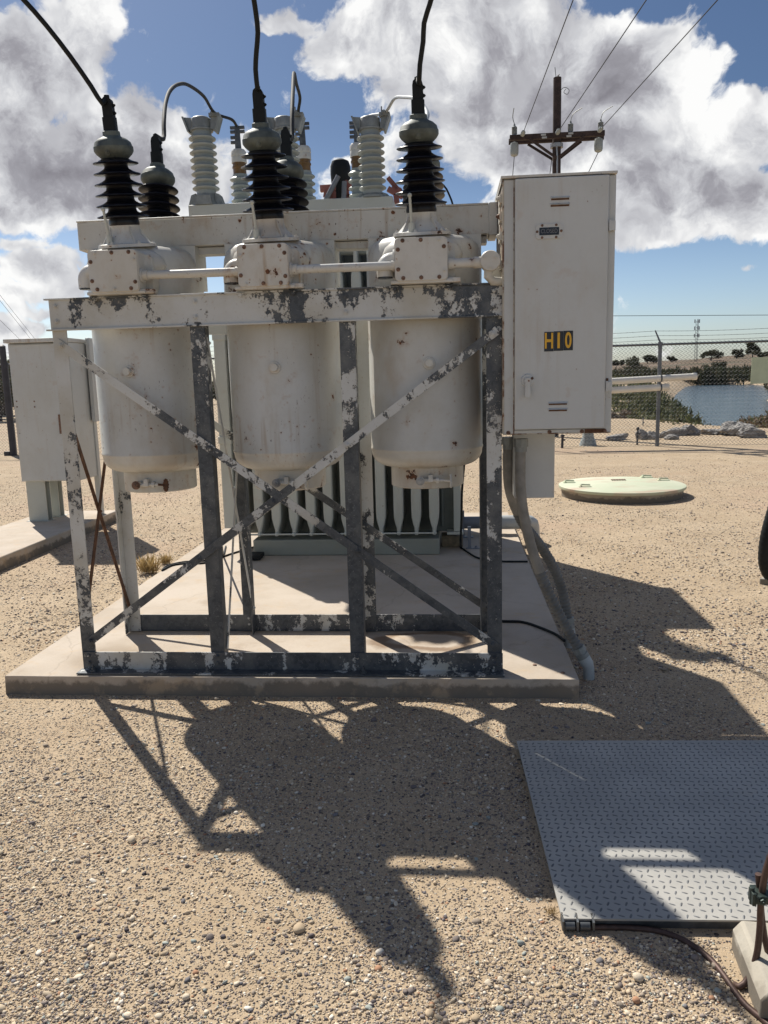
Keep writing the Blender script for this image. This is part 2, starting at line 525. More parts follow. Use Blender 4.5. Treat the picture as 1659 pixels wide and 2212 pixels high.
def lid_mat():
    mt, n, b = new_mat('pale_green_lid_paint')
    p = n.pos()
    c = n.mix(n.sm(n.noise(p, 2.0, 5, .6), .35, .7), (.52, .56, .40), (.60, .60, .45))
    c = n.mix(n.m('MULTIPLY', n.sm(n.noise(n.scalev(p, (.9, 2.2, 1)), 1.25, 5, .6), .50, .66), .75), c, (.52, .34, .25))
    n.put(b.inputs['Base Color'], c)
    b.inputs['Roughness'].default_value = .6
    return mt


M['lid'] = lid_mat()


# ------------------------------------------------------------------ mesh helper
def frame_of(d, hint=None):
    d = V(d).normalized()
    h = V(hint) if hint is not None else (V((0, 0, 1)) if abs(d.z) < .9 else V((1, 0, 0)))
    a = h - d * h.dot(d)
    if a.length < 1e-5:
        h = V((0, 1, 0))
        a = h - d * h.dot(d)
    a.normalize()
    return a, d.cross(a)


def smooth_path(pts, step):
    """Catmull-Rom through pts, resampled about every step metres"""
    P = [V(p) for p in pts]
    P = [P[0] * 2 - P[1]] + P + [P[-1] * 2 - P[-2]]
    out = []
    for i in range(1, len(P) - 2):
        k = max(2, int((P[i + 1] - P[i]).length / step))
        for j in range(k):
            t = j / k
            a, b, c, d = P[i - 1], P[i], P[i + 1], P[i + 2]
            out.append(.5 * (2 * b + (c - a) * t + (2 * a - 5 * b + 4 * c - d) * t * t + (3 * b - a - 3 * c + d) * t ** 3))
    out.append(P[-2])
    return out


class MB:
    def __init__(s):
        s.v, s.f, s.k = [], [], []

    def add(s, vs, fs, k=0):
        o = len(s.v)
        s.v += [V(x) for x in vs]
        s.f += [tuple(i + o for i in f) for f in fs]
        s.k += [k] * len(fs)
        return s

    def box(s, x0, x1, y0, y1, z0, z1, k=0):
        vs = [(x, y, z) for z in (z0, z1) for y in (y0, y1) for x in (x0, x1)]
        return s.add(vs, [(0, 2, 3, 1), (4, 5, 7, 6), (0, 1, 5, 4), (2, 6, 7, 3), (0, 4, 6, 2), (1, 3, 7, 5)], k)

    def prism(s, poly, p0, ex, ey, ez, k=0):
        """extrude a 2-D outline (in ex, ey from p0) along the vector ez"""
        p0, ex, ey, ez = V(p0), V(ex), V(ey), V(ez)
        n = len(poly)
        vs = [p0 + ex * a + ey * b for a, b in poly] + [p0 + ex * a + ey * b + ez for a, b in poly]
        fs = [tuple(range(n - 1, -1, -1)), tuple(range(n, 2 * n))]
        fs += [(i, (i + 1) % n, n + (i + 1) % n, n + i) for i in range(n)]
        if ex.cross(ey).dot(ez) < 0:
            fs = [tuple(reversed(f)) for f in fs]
        return s.add(vs, fs, k)

    def bar(s, p0, p1, w, t, hint, k=0):
        """flat bar from p0 to p1, w wide, t thick along hint"""
        p0, p1 = V(p0), V(p1)
        d = p1 - p0
        a, b = frame_of(d, hint)
        return s.prism([(-t / 2, -w / 2), (t / 2, -w / 2), (t / 2, w / 2), (-t / 2, w / 2)], p0, a, b, d, k)

    def cyl(s, p0, p1, r0, r1=None, n=16, k=0, caps=True):
        p0, p1 = V(p0), V(p1)
        r1 = r0 if r1 is None else r1
        a, b = frame_of(p1 - p0)
        vs = []
        for p, r in ((p0, r0), (p1, r1)):
            vs += [p + (a * math.cos(2 * math.pi * i / n) + b * math.sin(2 * math.pi * i / n)) * r for i in range(n)]
        fs = [(i, (i + 1) % n, n + (i + 1) % n, n + i) for i in range(n)]
        if caps:
            fs += [tuple(range(n - 1, -1, -1)), tuple(range(n, 2 * n))]
        return s.add(vs, fs, k)

    def lathe(s, prof, o, axis, n=28, k=0):
        """prof: (radius, distance along axis)"""
        o, d = V(o), V(axis).normalized()
        a, b = frame_of(d)
        vs, fs = [], []
        for r, t in prof:
            vs += [o + d * t + (a * math.cos(2 * math.pi * i / n) + b * math.sin(2 * math.pi * i / n)) * max(r, 1e-5) for i in range(n)]
        for j in range(len(prof) - 1):
            for i in range(n):
                i2 = (i + 1) % n
                fs.append((j * n + i, j * n + i2, (j + 1) * n + i2, (j + 1) * n + i))
        m_ = len(prof) - 1
        fs += [tuple(range(n - 1, -1, -1)), tuple(range(m_ * n, m_ * n + n))]
        return s.add(vs, fs, k)

    def tube(s, pts, r, n=10, k=0, caps=True):
        P = [V(p) for p in pts]
        m_ = len(P)
        R = r if hasattr(r, '__len__') else [r] * m_
        T = [(P[min(i + 1, m_ - 1)] - P[max(i - 1, 0)]).normalized() for i in range(m_)]
        a, b = frame_of(T[0])
        vs, fs = [], []
        for i in range(m_):
            a = a - T[i] * a.dot(T[i])
            a.normalize()
            b = T[i].cross(a)
            vs += [P[i] + (a * math.cos(2 * math.pi * j / n) + b * math.sin(2 * math.pi * j / n)) * R[i] for j in range(n)]
        for i in range(m_ - 1):
            for j in range(n):
                j2 = (j + 1) % n
                fs.append((i * n + j, i * n + j2, (i + 1) * n + j2, (i + 1) * n + j))
        if caps:
            fs += [tuple(range(n - 1, -1, -1)), tuple(range((m_ - 1) * n, m_ * n))]
        return s.add(vs, fs, k)

    def ball(s, c, r, k=0, n=12):
        rx, ry, rz = r if hasattr(r, '__len__') else (r, r, r)
        c = V(c)
        pr = [(math.sin(math.pi * i / 8), -math.cos(math.pi * i / 8)) for i in range(9)]
        o = len(s.v)
        s.lathe(pr, (0, 0, 0), (0, 0, 1), n, k)
        for i in range(o, len(s.v)):
            q = s.v[i]
            s.v[i] = V((c.x + q.x * rx, c.y + q.y * ry, c.z + q.z * rz))
        return s

    def bolt(s, p, d, r=.011, k=0):
        """washer, hexagon head and thread end"""
        p, d = V(p), V(d).normalized()
        s.cyl(p, p + d * r * .22, r * 1.45, None, 14, k)
        s.cyl(p + d * r * .22, p + d * r * 1.0, r, r * .95, 6, k)
        s.cyl(p + d * r, p + d * r * 1.45, r * .5, r * .45, 8, k)
        return s

    def build(s, name, mat, parent=None, smooth=35, bevel=0.0):
        me = bpy.data.meshes.new(name)
        off = V((0, 0, 0))
        if parent is not None:
            q = parent
            while q.parent is not None:
                q = q.parent
            off = q.location
        me.from_pydata([tuple(x - off) for x in s.v], [], s.f)
        for mt in (mat if isinstance(mat, (list, tuple)) else [mat]):
            me.materials.append(M[mt])
        if len(set(s.k)) > 1:
            me.polygons.foreach_set('material_index', s.k)
        bm = bmesh.new()
        bm.from_mesh(me)
        bmesh.ops.recalc_face_normals(bm, faces=bm.faces)
        bm.to_mesh(me)
        bm.free()
        if smooth:
            me.polygons.foreach_set('use_smooth', [True] * len(me.polygons))
            me.set_sharp_from_angle(angle=math.radians(smooth))
        ob = bpy.data.objects.new(name, me)
        COL.objects.link(ob)
        if parent is not None:
            ob.parent = parent
        if bevel:
            bv = ob.modifiers.new('bevel', 'BEVEL')
            bv.width = bevel
            bv.segments = 2
            bv.limit_method = 'ANGLE'
            bv.angle_limit = math.radians(40)
        return ob


def tag(o, label=None, cat=None, group=None, kind=None):
    if label:
        o['label'] = label
    if cat:
        o['category'] = cat
    if group:
        o['group'] = group
    if kind:
        o['kind'] = kind
    return o


def thing(name, label, cat, loc, group=None):
    e = bpy.data.objects.new(name, None)
    e.empty_display_size = .1
    COL.objects.link(e)
    e.location = loc
    bpy.context.view_layer.update()
    return tag(e, label, cat, group)


def copy_thing(o, loc, label):
    c = o.copy()
    COL.objects.link(c)
    c.location = loc
    c['label'] = label
    for ch in list(o.children):
        d = ch.copy()
        COL.objects.link(d)
        d.parent = c
        for g2 in list(ch.children):
            e = g2.copy()
            COL.objects.link(e)
            e.parent = d
    return c


def np_mesh(name, verts, faces, mat, tint=None, smooth=False, parent=None):
    """fast mesh from arrays; faces is an (n, k) index array"""
    me = bpy.data.meshes.new(name)
    nv, (nf, kf) = len(verts), faces.shape
    me.vertices.add(nv)
    me.vertices.foreach_set('co', np.ascontiguousarray(verts, dtype=np.float32).ravel())
    me.loops.add(nf * kf)
    me.loops.foreach_set('vertex_index', np.ascontiguousarray(faces, dtype=np.int32).ravel())
    me.polygons.add(nf)
    me.polygons.foreach_set('loop_start', np.arange(0, nf * kf, kf, dtype=np.int32))
    me.polygons.foreach_set('loop_total', np.full(nf, kf, dtype=np.int32))
    if smooth:
        me.polygons.foreach_set('use_smooth', np.ones(nf, dtype=bool))
    me.update(calc_edges=True)
    if tint is not None:
        at = me.attributes.new('tint', 'FLOAT_COLOR', 'POINT')
        c4 = np.ones((nv, 4), dtype=np.float32)
        c4[:, :3] = tint
        at.data.foreach_set('color', c4.ravel())
    me.materials.append(M[mat])
    ob = bpy.data.objects.new(name, me)
    COL.objects.link(ob)
    if parent is not None:
        ob.parent = parent
    return ob


# ------------------------------------------------------------------ the setting
RIVER = np.array([(9.5, 27), (12, 38), (19, 68), (30, 105), (44, 150), (50, 165), (56, 158), (49, 120), (40, 98), (33, 84), (27.5, 76), (30, 68), (40, 58), (70, 45), (120, 40), (120, 26), (30, 24.5), (14, 24)], dtype=float)


def river_sd(X, Y):
    """signed distance to the river outline, negative in the water"""
    P = np.stack([X, Y], -1)
    best = np.full(X.shape, 1e9)
    inside = np.zeros(X.shape, bool)
    n = len(RIVER)
    for i in range(n):
        a, b = RIVER[i], RIVER[(i + 1) % n]
        e = b - a
        t = np.clip(((P - a) @ e) / (e @ e), 0, 1)
        best = np.minimum(best, np.linalg.norm(P - a - t[..., None] * e, axis=-1))
        cr = ((a[1] > Y) != (b[1] > Y)) & (X < (b[0] - a[0]) * (Y - a[1]) / (b[1] - a[1] + 1e-12) + a[0])
        inside ^= cr
    return np.where(inside, -best, best)


def sstep(x, a, b):
    t = np.clip((x - a) / (b - a), 0, 1)
    return t * t * (3 - 2 * t)


def terrain(X, Y):
    sd_ = river_sd(X, Y)
    dig = -2.6 * (1 - sstep(sd_, -2.0, 4.0)) * sstep(Y, 21.5, 26)
    ridge = 1.5 + 3.6 * sstep(X, -60, 110) + 9.5 * sstep(X, 85, 290) + 1.0 * np.sin(X * .021) + .5 * np.sin(X * .053 + 1)
    hill = ridge * sstep(Y, 235, 460) * (1 + .05 * np.sin(Y * .02))
    near = .22 * sstep(Y, 21, 24) * np.exp(-((X - 5.0) / 2.2) ** 2) * (1 - sstep(Y, 25, 33))
    lump = .05 * np.sin(X * .9) * np.cos(Y * .7) * sstep(Y, 19, 28) * (1 - sstep(Y, 100, 200))
    return np.where(Y > 20, dig + hill + near + lump, 0.0)


xs = np.sinh(np.linspace(-1, 1, 200) * 5.2) * 9.0
ys = np.concatenate([np.linspace(-40, 0, 8), np.linspace(1, 40, 60), np.linspace(42, 180, 80), np.geomspace(185, 2500, 40)])
GX, GY = np.meshgrid(xs, ys)
GZ = terrain(GX, GY)
nx, ny = len(xs), len(ys)
idx = np.arange(nx * ny).reshape(ny, nx)
quad = np.stack([idx[:-1, :-1], idx[:-1, 1:], idx[1:, 1:], idx[1:, :-1]], -1).reshape(-1, 4)
ground = np_mesh('ground', np.stack([GX, GY, GZ], -1).reshape(-1, 3), quad, 'gravel', smooth=True)
tag(ground, 'tan gravel and sand covering the yard', None, None, 'structure')

wtr = MB()
wtr.add([(5, 23.5, -1.3), (140, 23.5, -1.3), (140, 185, -1.3), (5, 185, -1.3)], [(0, 1, 2, 3)])
tag(wtr.build('water', 'water', None, 0), 'blue rippled river beyond the fence', None, None, 'structure')

# concrete slab under breaker and transformer: broken, uneven front edge
SLAB_X0, SLAB_X1, SLAB_Y0, SLAB_Y1 = -2.40, .632, 3.835, 8.85
sl = MB()
fx = np.linspace(SLAB_X0, SLAB_X1, 40)
jit = rng.normal(0, .003, 40)
out = [(x, SLAB_Y0 + .008 + j) for x, j in zip(fx, jit)] + [(SLAB_X1, SLAB_Y1), (SLAB_X0, SLAB_Y1)]
out_lo = [(x, SLAB_Y0 - .012 + 2.5 * j) for x, j in zip(fx, jit)] + [(SLAB_X1 + .012, SLAB_Y1), (SLAB_X0 - .012, SLAB_Y1)]
n_ = len(out)
sl.add([(x, y, .10) for x, y in out] + [(x, y, -.12) for x, y in out_lo], [tuple(range(n_))] + [(i, n_ + i, n_ + (i + 1) % n_, (i + 1) % n_) for i in range(n_)])
for (px, py) in ((1155, 1437), (1216, 1454)):
    q = onZ(px, py, .10)
    sl.cyl(q, q + V((0, 0, .006)), .012, .010, 12, 1)
slab = sl.build('concrete_slab', ['slab', 'rustbolt'], None, 30, .006)
tag(slab, 'pinkish concrete slab under the breaker and transformer', None, None, 'structure')

pad = MB()
pad.prism([(-4.95, 4.6), (-4.04, 4.6), (-4.04, 9.15), (-4.95, 9.15)], (0, 0, -.1), (1, 0, 0), (0, 1, 0), (0, 0, .23))
tag(pad.build('concrete_slab', 'slab', None, 30, .012), 'narrow concrete slab under the white equipment cabinet on legs', None, None, 'structure')

# ---- loose stones lying on the yard, far too many to count
def ico(sub):
    bm = bmesh.new()
    bmesh.ops.create_icosphere(bm, subdivisions=sub, radius=1)
    bm.verts.ensure_lookup_table()
    v = np.array([x.co[:] for x in bm.verts])
    f_ = np.array([[q.index for q in p.verts] for p in bm.faces])
    bm.free()
    return v, f_


PAL = np.array([(.10, .085, .088), (.15, .125, .12), (.21, .175, .155), (.30, .245, .19), (.40, .31, .21), (.47, .38, .27), (.55, .47, .36), (.64, .58, .49), (.30, .32, .29), (.36, .20, .12), (.17, .16, .165)])
PW = np.array([.035, .06, .10, .15, .22, .19, .13, .06, .025, .02, .03])
PW /= PW.sum()


PWD = np.array([.10, .13, .15, .15, .15, .11, .08, .04, .03, .02, .04])
PWD /= PWD.sum()
PWL = np.array([.0, .02, .10, .20, .24, .17, .11, .06, .06, .02, .02])
PWL /= PWL.sum()


def blocked(x, y):
    b = (x > SLAB_X0 - .01) & (x < SLAB_X1 + .01) & (y > SLAB_Y0 - .01) & (y < SLAB_Y1)
    b |= (x > -4.96) & (x < -4.03) & (y > 4.6) & (y < 9.2)
    b |= (x > .30 - .03 * (y - 2.1)) & (y > 2.10) & (y < 3.33)
    b |= (x > .735) & (y < 2.09)
    b |= ((x - 2.36) ** 2 + (y - 11.35) ** 2 < .85)
    return b


def scatter(n, y0, y1, smin, smax, pw, sub, jitter, wts=PW):
    y = np.exp(rng.uniform(math.log(y0), math.log(y1), n))
    x = (rng.uniform(-.70, .60, n)) * (y + .30)
    dn = np.sin(x * 2.3 + 1.2 * np.sin(y * 1.7)) * np.cos(y * 2.9 + x) + .6 * np.sin(x * 5.1 + y * 4.3)
    keep = (~blocked(x, y)) & (rng.uniform(0, 1, n) < np.clip(.66 + .40 * dn, .14, 1))
    x, y = x[keep], y[keep]
    n = len(x)
    u = rng.uniform(0, 1, n) ** pw
    s = smin + (smax - smin) * u
    bv, bf = ico(sub)
    nv = len(bv)
    vv = np.repeat(bv[None], n, 0) * (1 + rng.normal(0, jitter, (n, nv, 1)))
    # a few flat facets
    asp = np.stack([rng.uniform(.75, 1.35, n), rng.uniform(.65, 1.05, n), rng.uniform(.32, .70, n)], -1)
    vv = vv * (asp * s[:, None] * .5)[:, None, :]
    an = rng.uniform(0, 2 * np.pi, n)
    ti = rng.normal(0, .25, n)
    ca, sa, ct, st = np.cos(an), np.sin(an), np.cos(ti), np.sin(ti)
    X, Y, Z = vv[..., 0], vv[..., 1], vv[..., 2]
    X, Z = X * ct[:, None] + Z * st[:, None], -X * st[:, None] + Z * ct[:, None]
    X, Y = X * ca[:, None] - Y * sa[:, None], X * sa[:, None] + Y * ca[:, None]
    vv = np.stack([X + x[:, None], Y + y[:, None], Z + (s * asp[:, 2] * rng.uniform(.02, .32, n))[:, None]], -1)
    ff = bf[None] + (np.arange(n) * nv)[:, None, None]
    col = 1.24 * PAL[rng.choice(len(PAL), n, p=wts)] * rng.uniform(.82, 1.15, (n, 1))
    return vv.reshape(-1, 3), ff.reshape(-1, 3), np.repeat(col, nv, 0)


parts_ = [scatter(155000, 1.55, 4.4, .0034, .0086, 1.1, 1, .16, PWD), scatter(17000, 1.55, 4.4, .009, .018, 1.7, 1, .17), scatter(760, 1.6, 4.4, .017, .026, 1.8, 2, .06, PWL), scatter(74000, 4.2, 14, .007, .020, 1.5, 1, .15, PWD), scatter(6500, 4.2, 17, .016, .034, 2.0, 1, .14), scatter(45, 1.8, 8, .028, .046, 1.5, 2, .07, PWL)]
vs_, fs_, ts_, o_ = [], [], [], 0
for a, b, c in parts_:
    vs_.append(a)
    fs_.append(b + o_)
    ts_.append(c)
    o_ += len(a)
peb = np_mesh('pebbles', np.concatenate(vs_), np.concatenate(fs_), 'stones', np.concatenate(ts_))
tag(peb, 'loose mixed pebbles scattered over the sandy yard', None, None, 'stuff')


# ---- foliage
def leaf_cloud(centres, radii, per, size, cols, up=.3, squash=1.0, blade=3.0):
    """many small blades filling ellipsoids; centres (n,3), radii (n,3)"""
    C_, R_ = np.asarray(centres, float), np.asarray(radii, float)
    n = len(C_) * per
    c = np.repeat(C_, per, 0)
    r = np.repeat(R_, per, 0)
    d = rng.normal(0, 1, (n, 3))
    d /= np.linalg.norm(d, axis=1, keepdims=True)
    p = c + d * r * (rng.uniform(0, 1, (n, 1)) ** .5)
    t = rng.normal(0, 1, (n, 3))
    t[:, 2] = np.abs(t[:, 2]) * (1 + up) + up
    t /= np.linalg.norm(t, axis=1, keepdims=True)
    sde = np.cross(t, rng.normal(0, 1, (n, 3)))
    sde /= np.linalg.norm(sde, axis=1, keepdims=True) + 1e-9
    L = size * rng.uniform(.6, 1.5, (n, 1))
    Wd = L / blade
    v = np.stack([p - sde * Wd * .3, p + sde * Wd * .3, p + t * L * .55 + sde * Wd * .5, p + t * L, p + t * L * .55 - sde * Wd * .5], 1)
    f_ = np.array([[0, 1, 2, 4], [4, 2, 3, 3]])
    q1 = np.array([0, 1, 2, 4])[None] + (np.arange(n) * 5)[:, None]
    tri = np.array([4, 2, 3])[None] + (np.arange(n) * 5)[:, None]
    cols = np.asarray(cols)
    cc = cols[rng.integers(0, len(cols), n)] * rng.uniform(.75, 1.25, (n, 1))
    faces = np.concatenate([q1[:, [0, 1, 2]], q1[:, [0, 2, 3]], tri])
    return v.reshape(-1, 3), faces, np.repeat(cc, 5, 0)


GREENS = [(.085, .10, .042), (.115, .125, .055), (.15, .155, .07), (.085, .088, .045), (.18, .165, .09)]
DARKS = [(.055, .065, .034), (.072, .08, .042), (.09, .088, .05), (.11, .095, .06)]
BROWNS = [(.20, .14, .085), (.16, .11, .065), (.24, .175, .11), (.12, .095, .055)]

# left bank thicket
pts, rad = [], []
poly_l = np.array([(5.6, 33), (6.4, 22.8), (7.2, 22.5), (9.2, 31.5), (11.0, 40), (16.2, 66), (25, 108), (34, 150), (20, 150), (8, 70)])
from mathutils.geometry import intersect_point_tri_2d


def in_poly(x, y, P):
    c = False
    for i in range(len(P)):
        a, b = P[i], P[(i + 1) % len(P)]
        if (a[1] > y) != (b[1] > y) and x < (b[0] - a[0]) * (y - a[1]) / (b[1] - a[1]) + a[0]:
            c = not c
    return c


def fill_thicket(P, n, ymin, ymax, size_k, per, cols, name, lab, top=lambda x, y: .2, leaf=.10):
    cs, rs = [], []
    tries = 0
    while len(cs) < n and tries < n * 60:
        tries += 1
        y = math.exp(rng.uniform(math.log(ymin), math.log(ymax)))
        x = rng.uniform(P[:, 0].min(), P[:, 0].max())
        if not in_poly(x, y, P):
            continue
        r = size_k * (.6 + .8 * rng.uniform()) * (1 + y * .005)
        z1 = top(x, y) + rng.normal(0, .10) * (1 + y * .01)
        cs.append((x, y, z1 - r * .9))
        rs.append((r, r, r * 1.0))
    v, f_, t = leaf_cloud(cs, rs, per, leaf, cols, .8)
    # blades far away are drawn longer so that the mass stays closed
    o = np_mesh(name, v, f_, 'leaf', t)
    return tag(o, lab, None, None, 'stuff')


fill_thicket(poly_l, 230, 22.3, 60, .55, 420, GREENS + GREENS + DARKS[:1], 'riverbank_shrubs', 'green feathery shrubs crowding the near riverbank', lambda x, y: -.02 + .004 * (y - 22) - .25 * (y < 25) * (x > 8), .17)
fill_thicket(np.array([(14.2, 56), (25, 102), (36.5, 152), (20, 152), (8, 70), (7.5, 54)]), 150, 54, 152, .8, 260, GREENS, 'riverbank_shrubs', 'green shrubs along the farther left riverbank', lambda x, y: .10 + .0045 * (y - 54), .40)
# far reeds in a dark band behind the water
cs, rs = [], []
for k in range(170):
    t = rng.uniform()
    x = 14 + t * 66
    y = 166 + rng.uniform(-3, 12) + 8 * math.sin(t * 5) - t * 8
    cs.append((x, y, -.2))
    rs.append((1.5, 1.5, 1.65 + .4 * rng.uniform()))
v_, f_, t_ = leaf_cloud(cs, rs, 190, 1.0, DARKS, 1.6, 1, 5)
tag(np_mesh('far_reeds', v_, f_, 'leaf', t_), 'dark green reed belt behind the river', None, None, 'stuff')
cs, rs = [], []
for k in range(70):
    x, y = rng.uniform(27, 52), rng.uniform(78, 96)
    if x < 27.2 + (y - 76) * .55:
        continue
    cs.append((x, y, -.35 + .01 * (y - 76)))
    rs.append((1.2, 1.2, 1.0))
v_, f_, t_ = leaf_cloud(cs, rs, 420, .55, BROWNS + DARKS, 1.4, 1, 5)
tag(np_mesh('brown_reeds', v_, f_, 'leaf', t_), 'brown dry reeds on the point where the river bends', None, None, 'stuff')


def bush(name, label, cat, x, y, z, w, h, cols, n=9, per=260, leaf=.12, trunk=False, group=None):
    t = thing(name, label, cat, (x, y, z), group)
    cs = [(rng.normal(0, w * .26), rng.normal(0, w * .2), h * rng.uniform(.30, .82)) for _ in range(n)]
    rs = [(w * rng.uniform(.16, .30),) * 2 + (h * rng.uniform(.14, .26),) for _ in range(n)]
    v, f_, tt = leaf_cloud(cs, rs, per, leaf, cols, .5)
    np_mesh('crown', v, f_, 'leaf', tt, False, t)
    b = MB()
    o = t.location
    b.tube([o + V((0, 0, -.1)), o + V((w * .02, 0, h * .25)), o + V((0, .02, h * .55))], [w * .05 + .01, w * .035 + .008, w * .012 + .004], 7)
    for c in cs[:6]:
        e = o + V(c)
        b.tube([o + V((0, 0, h * .12)), o.lerp(e, .55) + V((0, 0, h * .06)), e], [w * .02 + .006, w * .014 + .004, .004], 5)
    b.build('trunk' if trunk else 'stems', 'wood', t)
    return t


bush('desert_bush', 'low brown bush growing at the water edge behind the rocks', 'bush', 9.55, 23.6, -.75, 2.4, 1.15, BROWNS + GREENS[2:3], 16, 420, .13)
bush('desert_bush', 'small dry bush with grey stems on the sand behind the fence', 'bush', 5.25, 25.6, .02, .75, .38, [(.19, .15, .11), (.24, .19, .15)], 7, 160, .08)
RIDGE = [(1372, 797, 2.2, 5.0, 'round dark tree low on the ridge, just behind the fence post with the slanted arm'), (1343, 800, 1.6, 3, 'thin spindly tree on the far ridge by the cabinet'), (1398, 793, 3.6, 5, 'flat topped dark tree on the far ridge'),
         (1412, 795, 3.5, 4, 'dark tree leaning against the flat topped one on the ridge'), (1535, 792, 7, 7.5, 'broad tree on the ridge right of the lattice mast'), (1553, 804, 8, 6, 'dark tree on the hill slope below the broad one'),
         (1591, 786, 4, 5.5, 'small upright tree alone on the bare ridge'), (1624, 795, 5, 10, 'dark tree cluster on the ridge behind the green sign'), (1641, 777, 7, 4, 'wide dark tree on the ridge top above the green sign'),
         (1368, 818, 9, 9.5, 'dark tree on the lower slope above the reeds'), (1330, 798, 3, 3, 'little dark tree at the foot of the ridge next to the cabinet edge'), (1450, 793, 2.5, 3, 'tiny tree on the ridge left of the lattice mast')]
for k, (px, py, w_, h_, lb) in enumerate(RIDGE):
    Yd = 400 + 6 * (k % 4) if py < 803 else 300
    q = onY(px, py, Yd)
    z = float(terrain(np.array([q.x]), np.array([Yd]))[0])
    bush('ridge_tree', lb, 'tree', q.x, Yd, z - .3, w_ * Yd / 360, h_ * Yd / 480, DARKS, 12, 170, .75 * Yd / 400, True, 'trees on the far ridge')
LEFT = [(4, 868, 46, 3.0, 3.4, 'dark bush beyond the fence, at the picture edge beside the dark pipe post'), (0, 905, 38, 2.2, 2.6, 'lower dark bush in front of the one at the picture edge'), (478, 842, 60, 3, 2.2, 'dark bush seen through the gap beside the left tank'),
        (-60, 880, 42, 4, 3.6, 'tall dark bush beyond the fence far out to the side')]
for px, py, Yd, w_, h_, lb in LEFT:
    q = onY(px, py, Yd)
    bush('desert_bush', lb, 'bush', q.x, Yd, 0.0, w_, h_, DARKS + BROWNS[3:], 14, 300, .3)


from mathutils import noise as mnoise


# rocks beyond the fence, each its own shape
def rock(px, py, w, h, label, mat='rock'):
    q = onZ(px, py, 0)
    bm = bmesh.new()
    bmesh.ops.create_icosphere(bm, subdivisions=4, radius=1)
    sd1 = rng.uniform(0, 9, 3)
    cuts = [(V(rng.normal(0, 1, 3)).normalized(), rng.uniform(.45, .8)) for _ in range(9)]
    for v in bm.verts:
        for nrm, dd in cuts:
            e = v.co.dot(nrm) - dd
            if e > 0:
                v.co -= nrm * e * .92
        v.co *= 1 + .16 * mnoise.fractal(v.co * 2.2 + V(sd1), .6, 2.1, 4)
        v.co *= 1 + .05 * math.sin(v.co.x * 7 + sd1[0]) * math.sin(v.co.y * 8 + sd1[1])
        v.co = V((v.co.x * w / 2 * 1.25, v.co.y * w / 2 * .9, v.co.z * h * .66 + h * .30))
    me = bpy.data.meshes.new('boulder')
    bm.to_mesh(me)
    bm.free()
    me.materials.append(M[mat])
    o = bpy.data.objects.new('boulder', me)
    COL.objects.link(o)
    o.location = q
    o.rotation_euler = (0, 0, rng.uniform(-.4, .4))
    return tag(o, label, 'rock', 'rocks beyond the fence')


for a in ((1335, 950, .52, .20, 'tan boulder beside the white cabinet edge'), (1390, 949, .34, .27, 'pointed pale boulder, the larger of two set together before the fence post'), (1408, 949, .26, .25, 'pointed pale boulder, the smaller of two set together before the fence post'),
          (1432, 946, .22, .18, 'small dark boulder close against the fence post'), (1459, 941, .46, .29, 'rounded grey boulder right of the fence post'), (1453, 949, .34, .13, 'low white boulder in front of the rounded grey one'),
          (1496, 940, .50, .28, 'domed grey boulder between the shrubs and the sand'), (1546, 938, .72, .20, 'long flat boulder under the shrubs'), (1594, 939, .85, .44, 'biggest grey boulder by the water'),
          (1611, 942, .36, .30, 'dark cracked boulder wedged between the biggest and the whitish one'), (1628, 945, .62, .28, 'whitish rough boulder last before the brown bush')):
    rock(*a)


# ------------------------------------------------------------------ circuit breaker on its steel stand
YF, YR = 3.93, 4.60
XC = [-1.625, -.885, -.128]          # tank axes
YT = 4.285                            # tank row depth
brk = thing('circuit_breaker', 'old white three-tank outdoor circuit breaker standing on a flaking steel frame', 'circuit breaker', (-.87, 4.26, .10))


def wear(o, v):
    o['wear'] = v
    return o


L_ = .075
T_ = .008
# posts: steel angles, one leg facing the viewer, one running back from the edge given
POSTS = [(-2.000, -1.925, 'l', .07), (-1.287, -1.212, 'r', .30), (-.537, -.461, 'r', .33), (.178, .253, 'r', .19)]
for fx0, fx1, sd_, wr in POSTS:
    b = MB()
    xs_ = fx0 if sd_ == 'l' else fx1 - T_
    b.box(fx0, fx1, YF + .001, YF + .001 + T_, .104, 2.03)
    b.box(xs_, xs_ + T_, YF + .0095, YF + .072, .104, 2.03)
    wear(b.build('post', 'peel', brk, 30, .0015), wr)
REAR = [(-2.015, -1.940, 'l', -.16), (-1.285, -1.21, 'r', .20), (-.536, -.461, 'l', .0), (.165, .24, 'l', .30)]
for fx0, fx1, sd_, wr in REAR:
    b = MB()
    xs_ = fx0 if sd_ == 'l' else fx1 - T_
    b.box(fx0, fx1, YR - .001 - T_, YR - .001, .104, 2.03)
    b.box(xs_, xs_ + T_, YR - .072, YR - .0095, .104, 2.03)
    wear(b.build('post', 'peel', brk, 30, .0015), wr)


def channel(x0, x1, y, z0, z1, sgn, fl=.038):
    b = MB()
    t = .008
    b.box(x0, x1, min(y, y - sgn * t), max(y, y - sgn * t), z0 + t, z1 - t)
    for za, zb in ((z0, z0 + t), (z1 - t, z1)):
        b.box(x0 - .020, x1 + .004, min(y, y - sgn * fl), max(y, y - sgn * fl), za, zb)
    return b


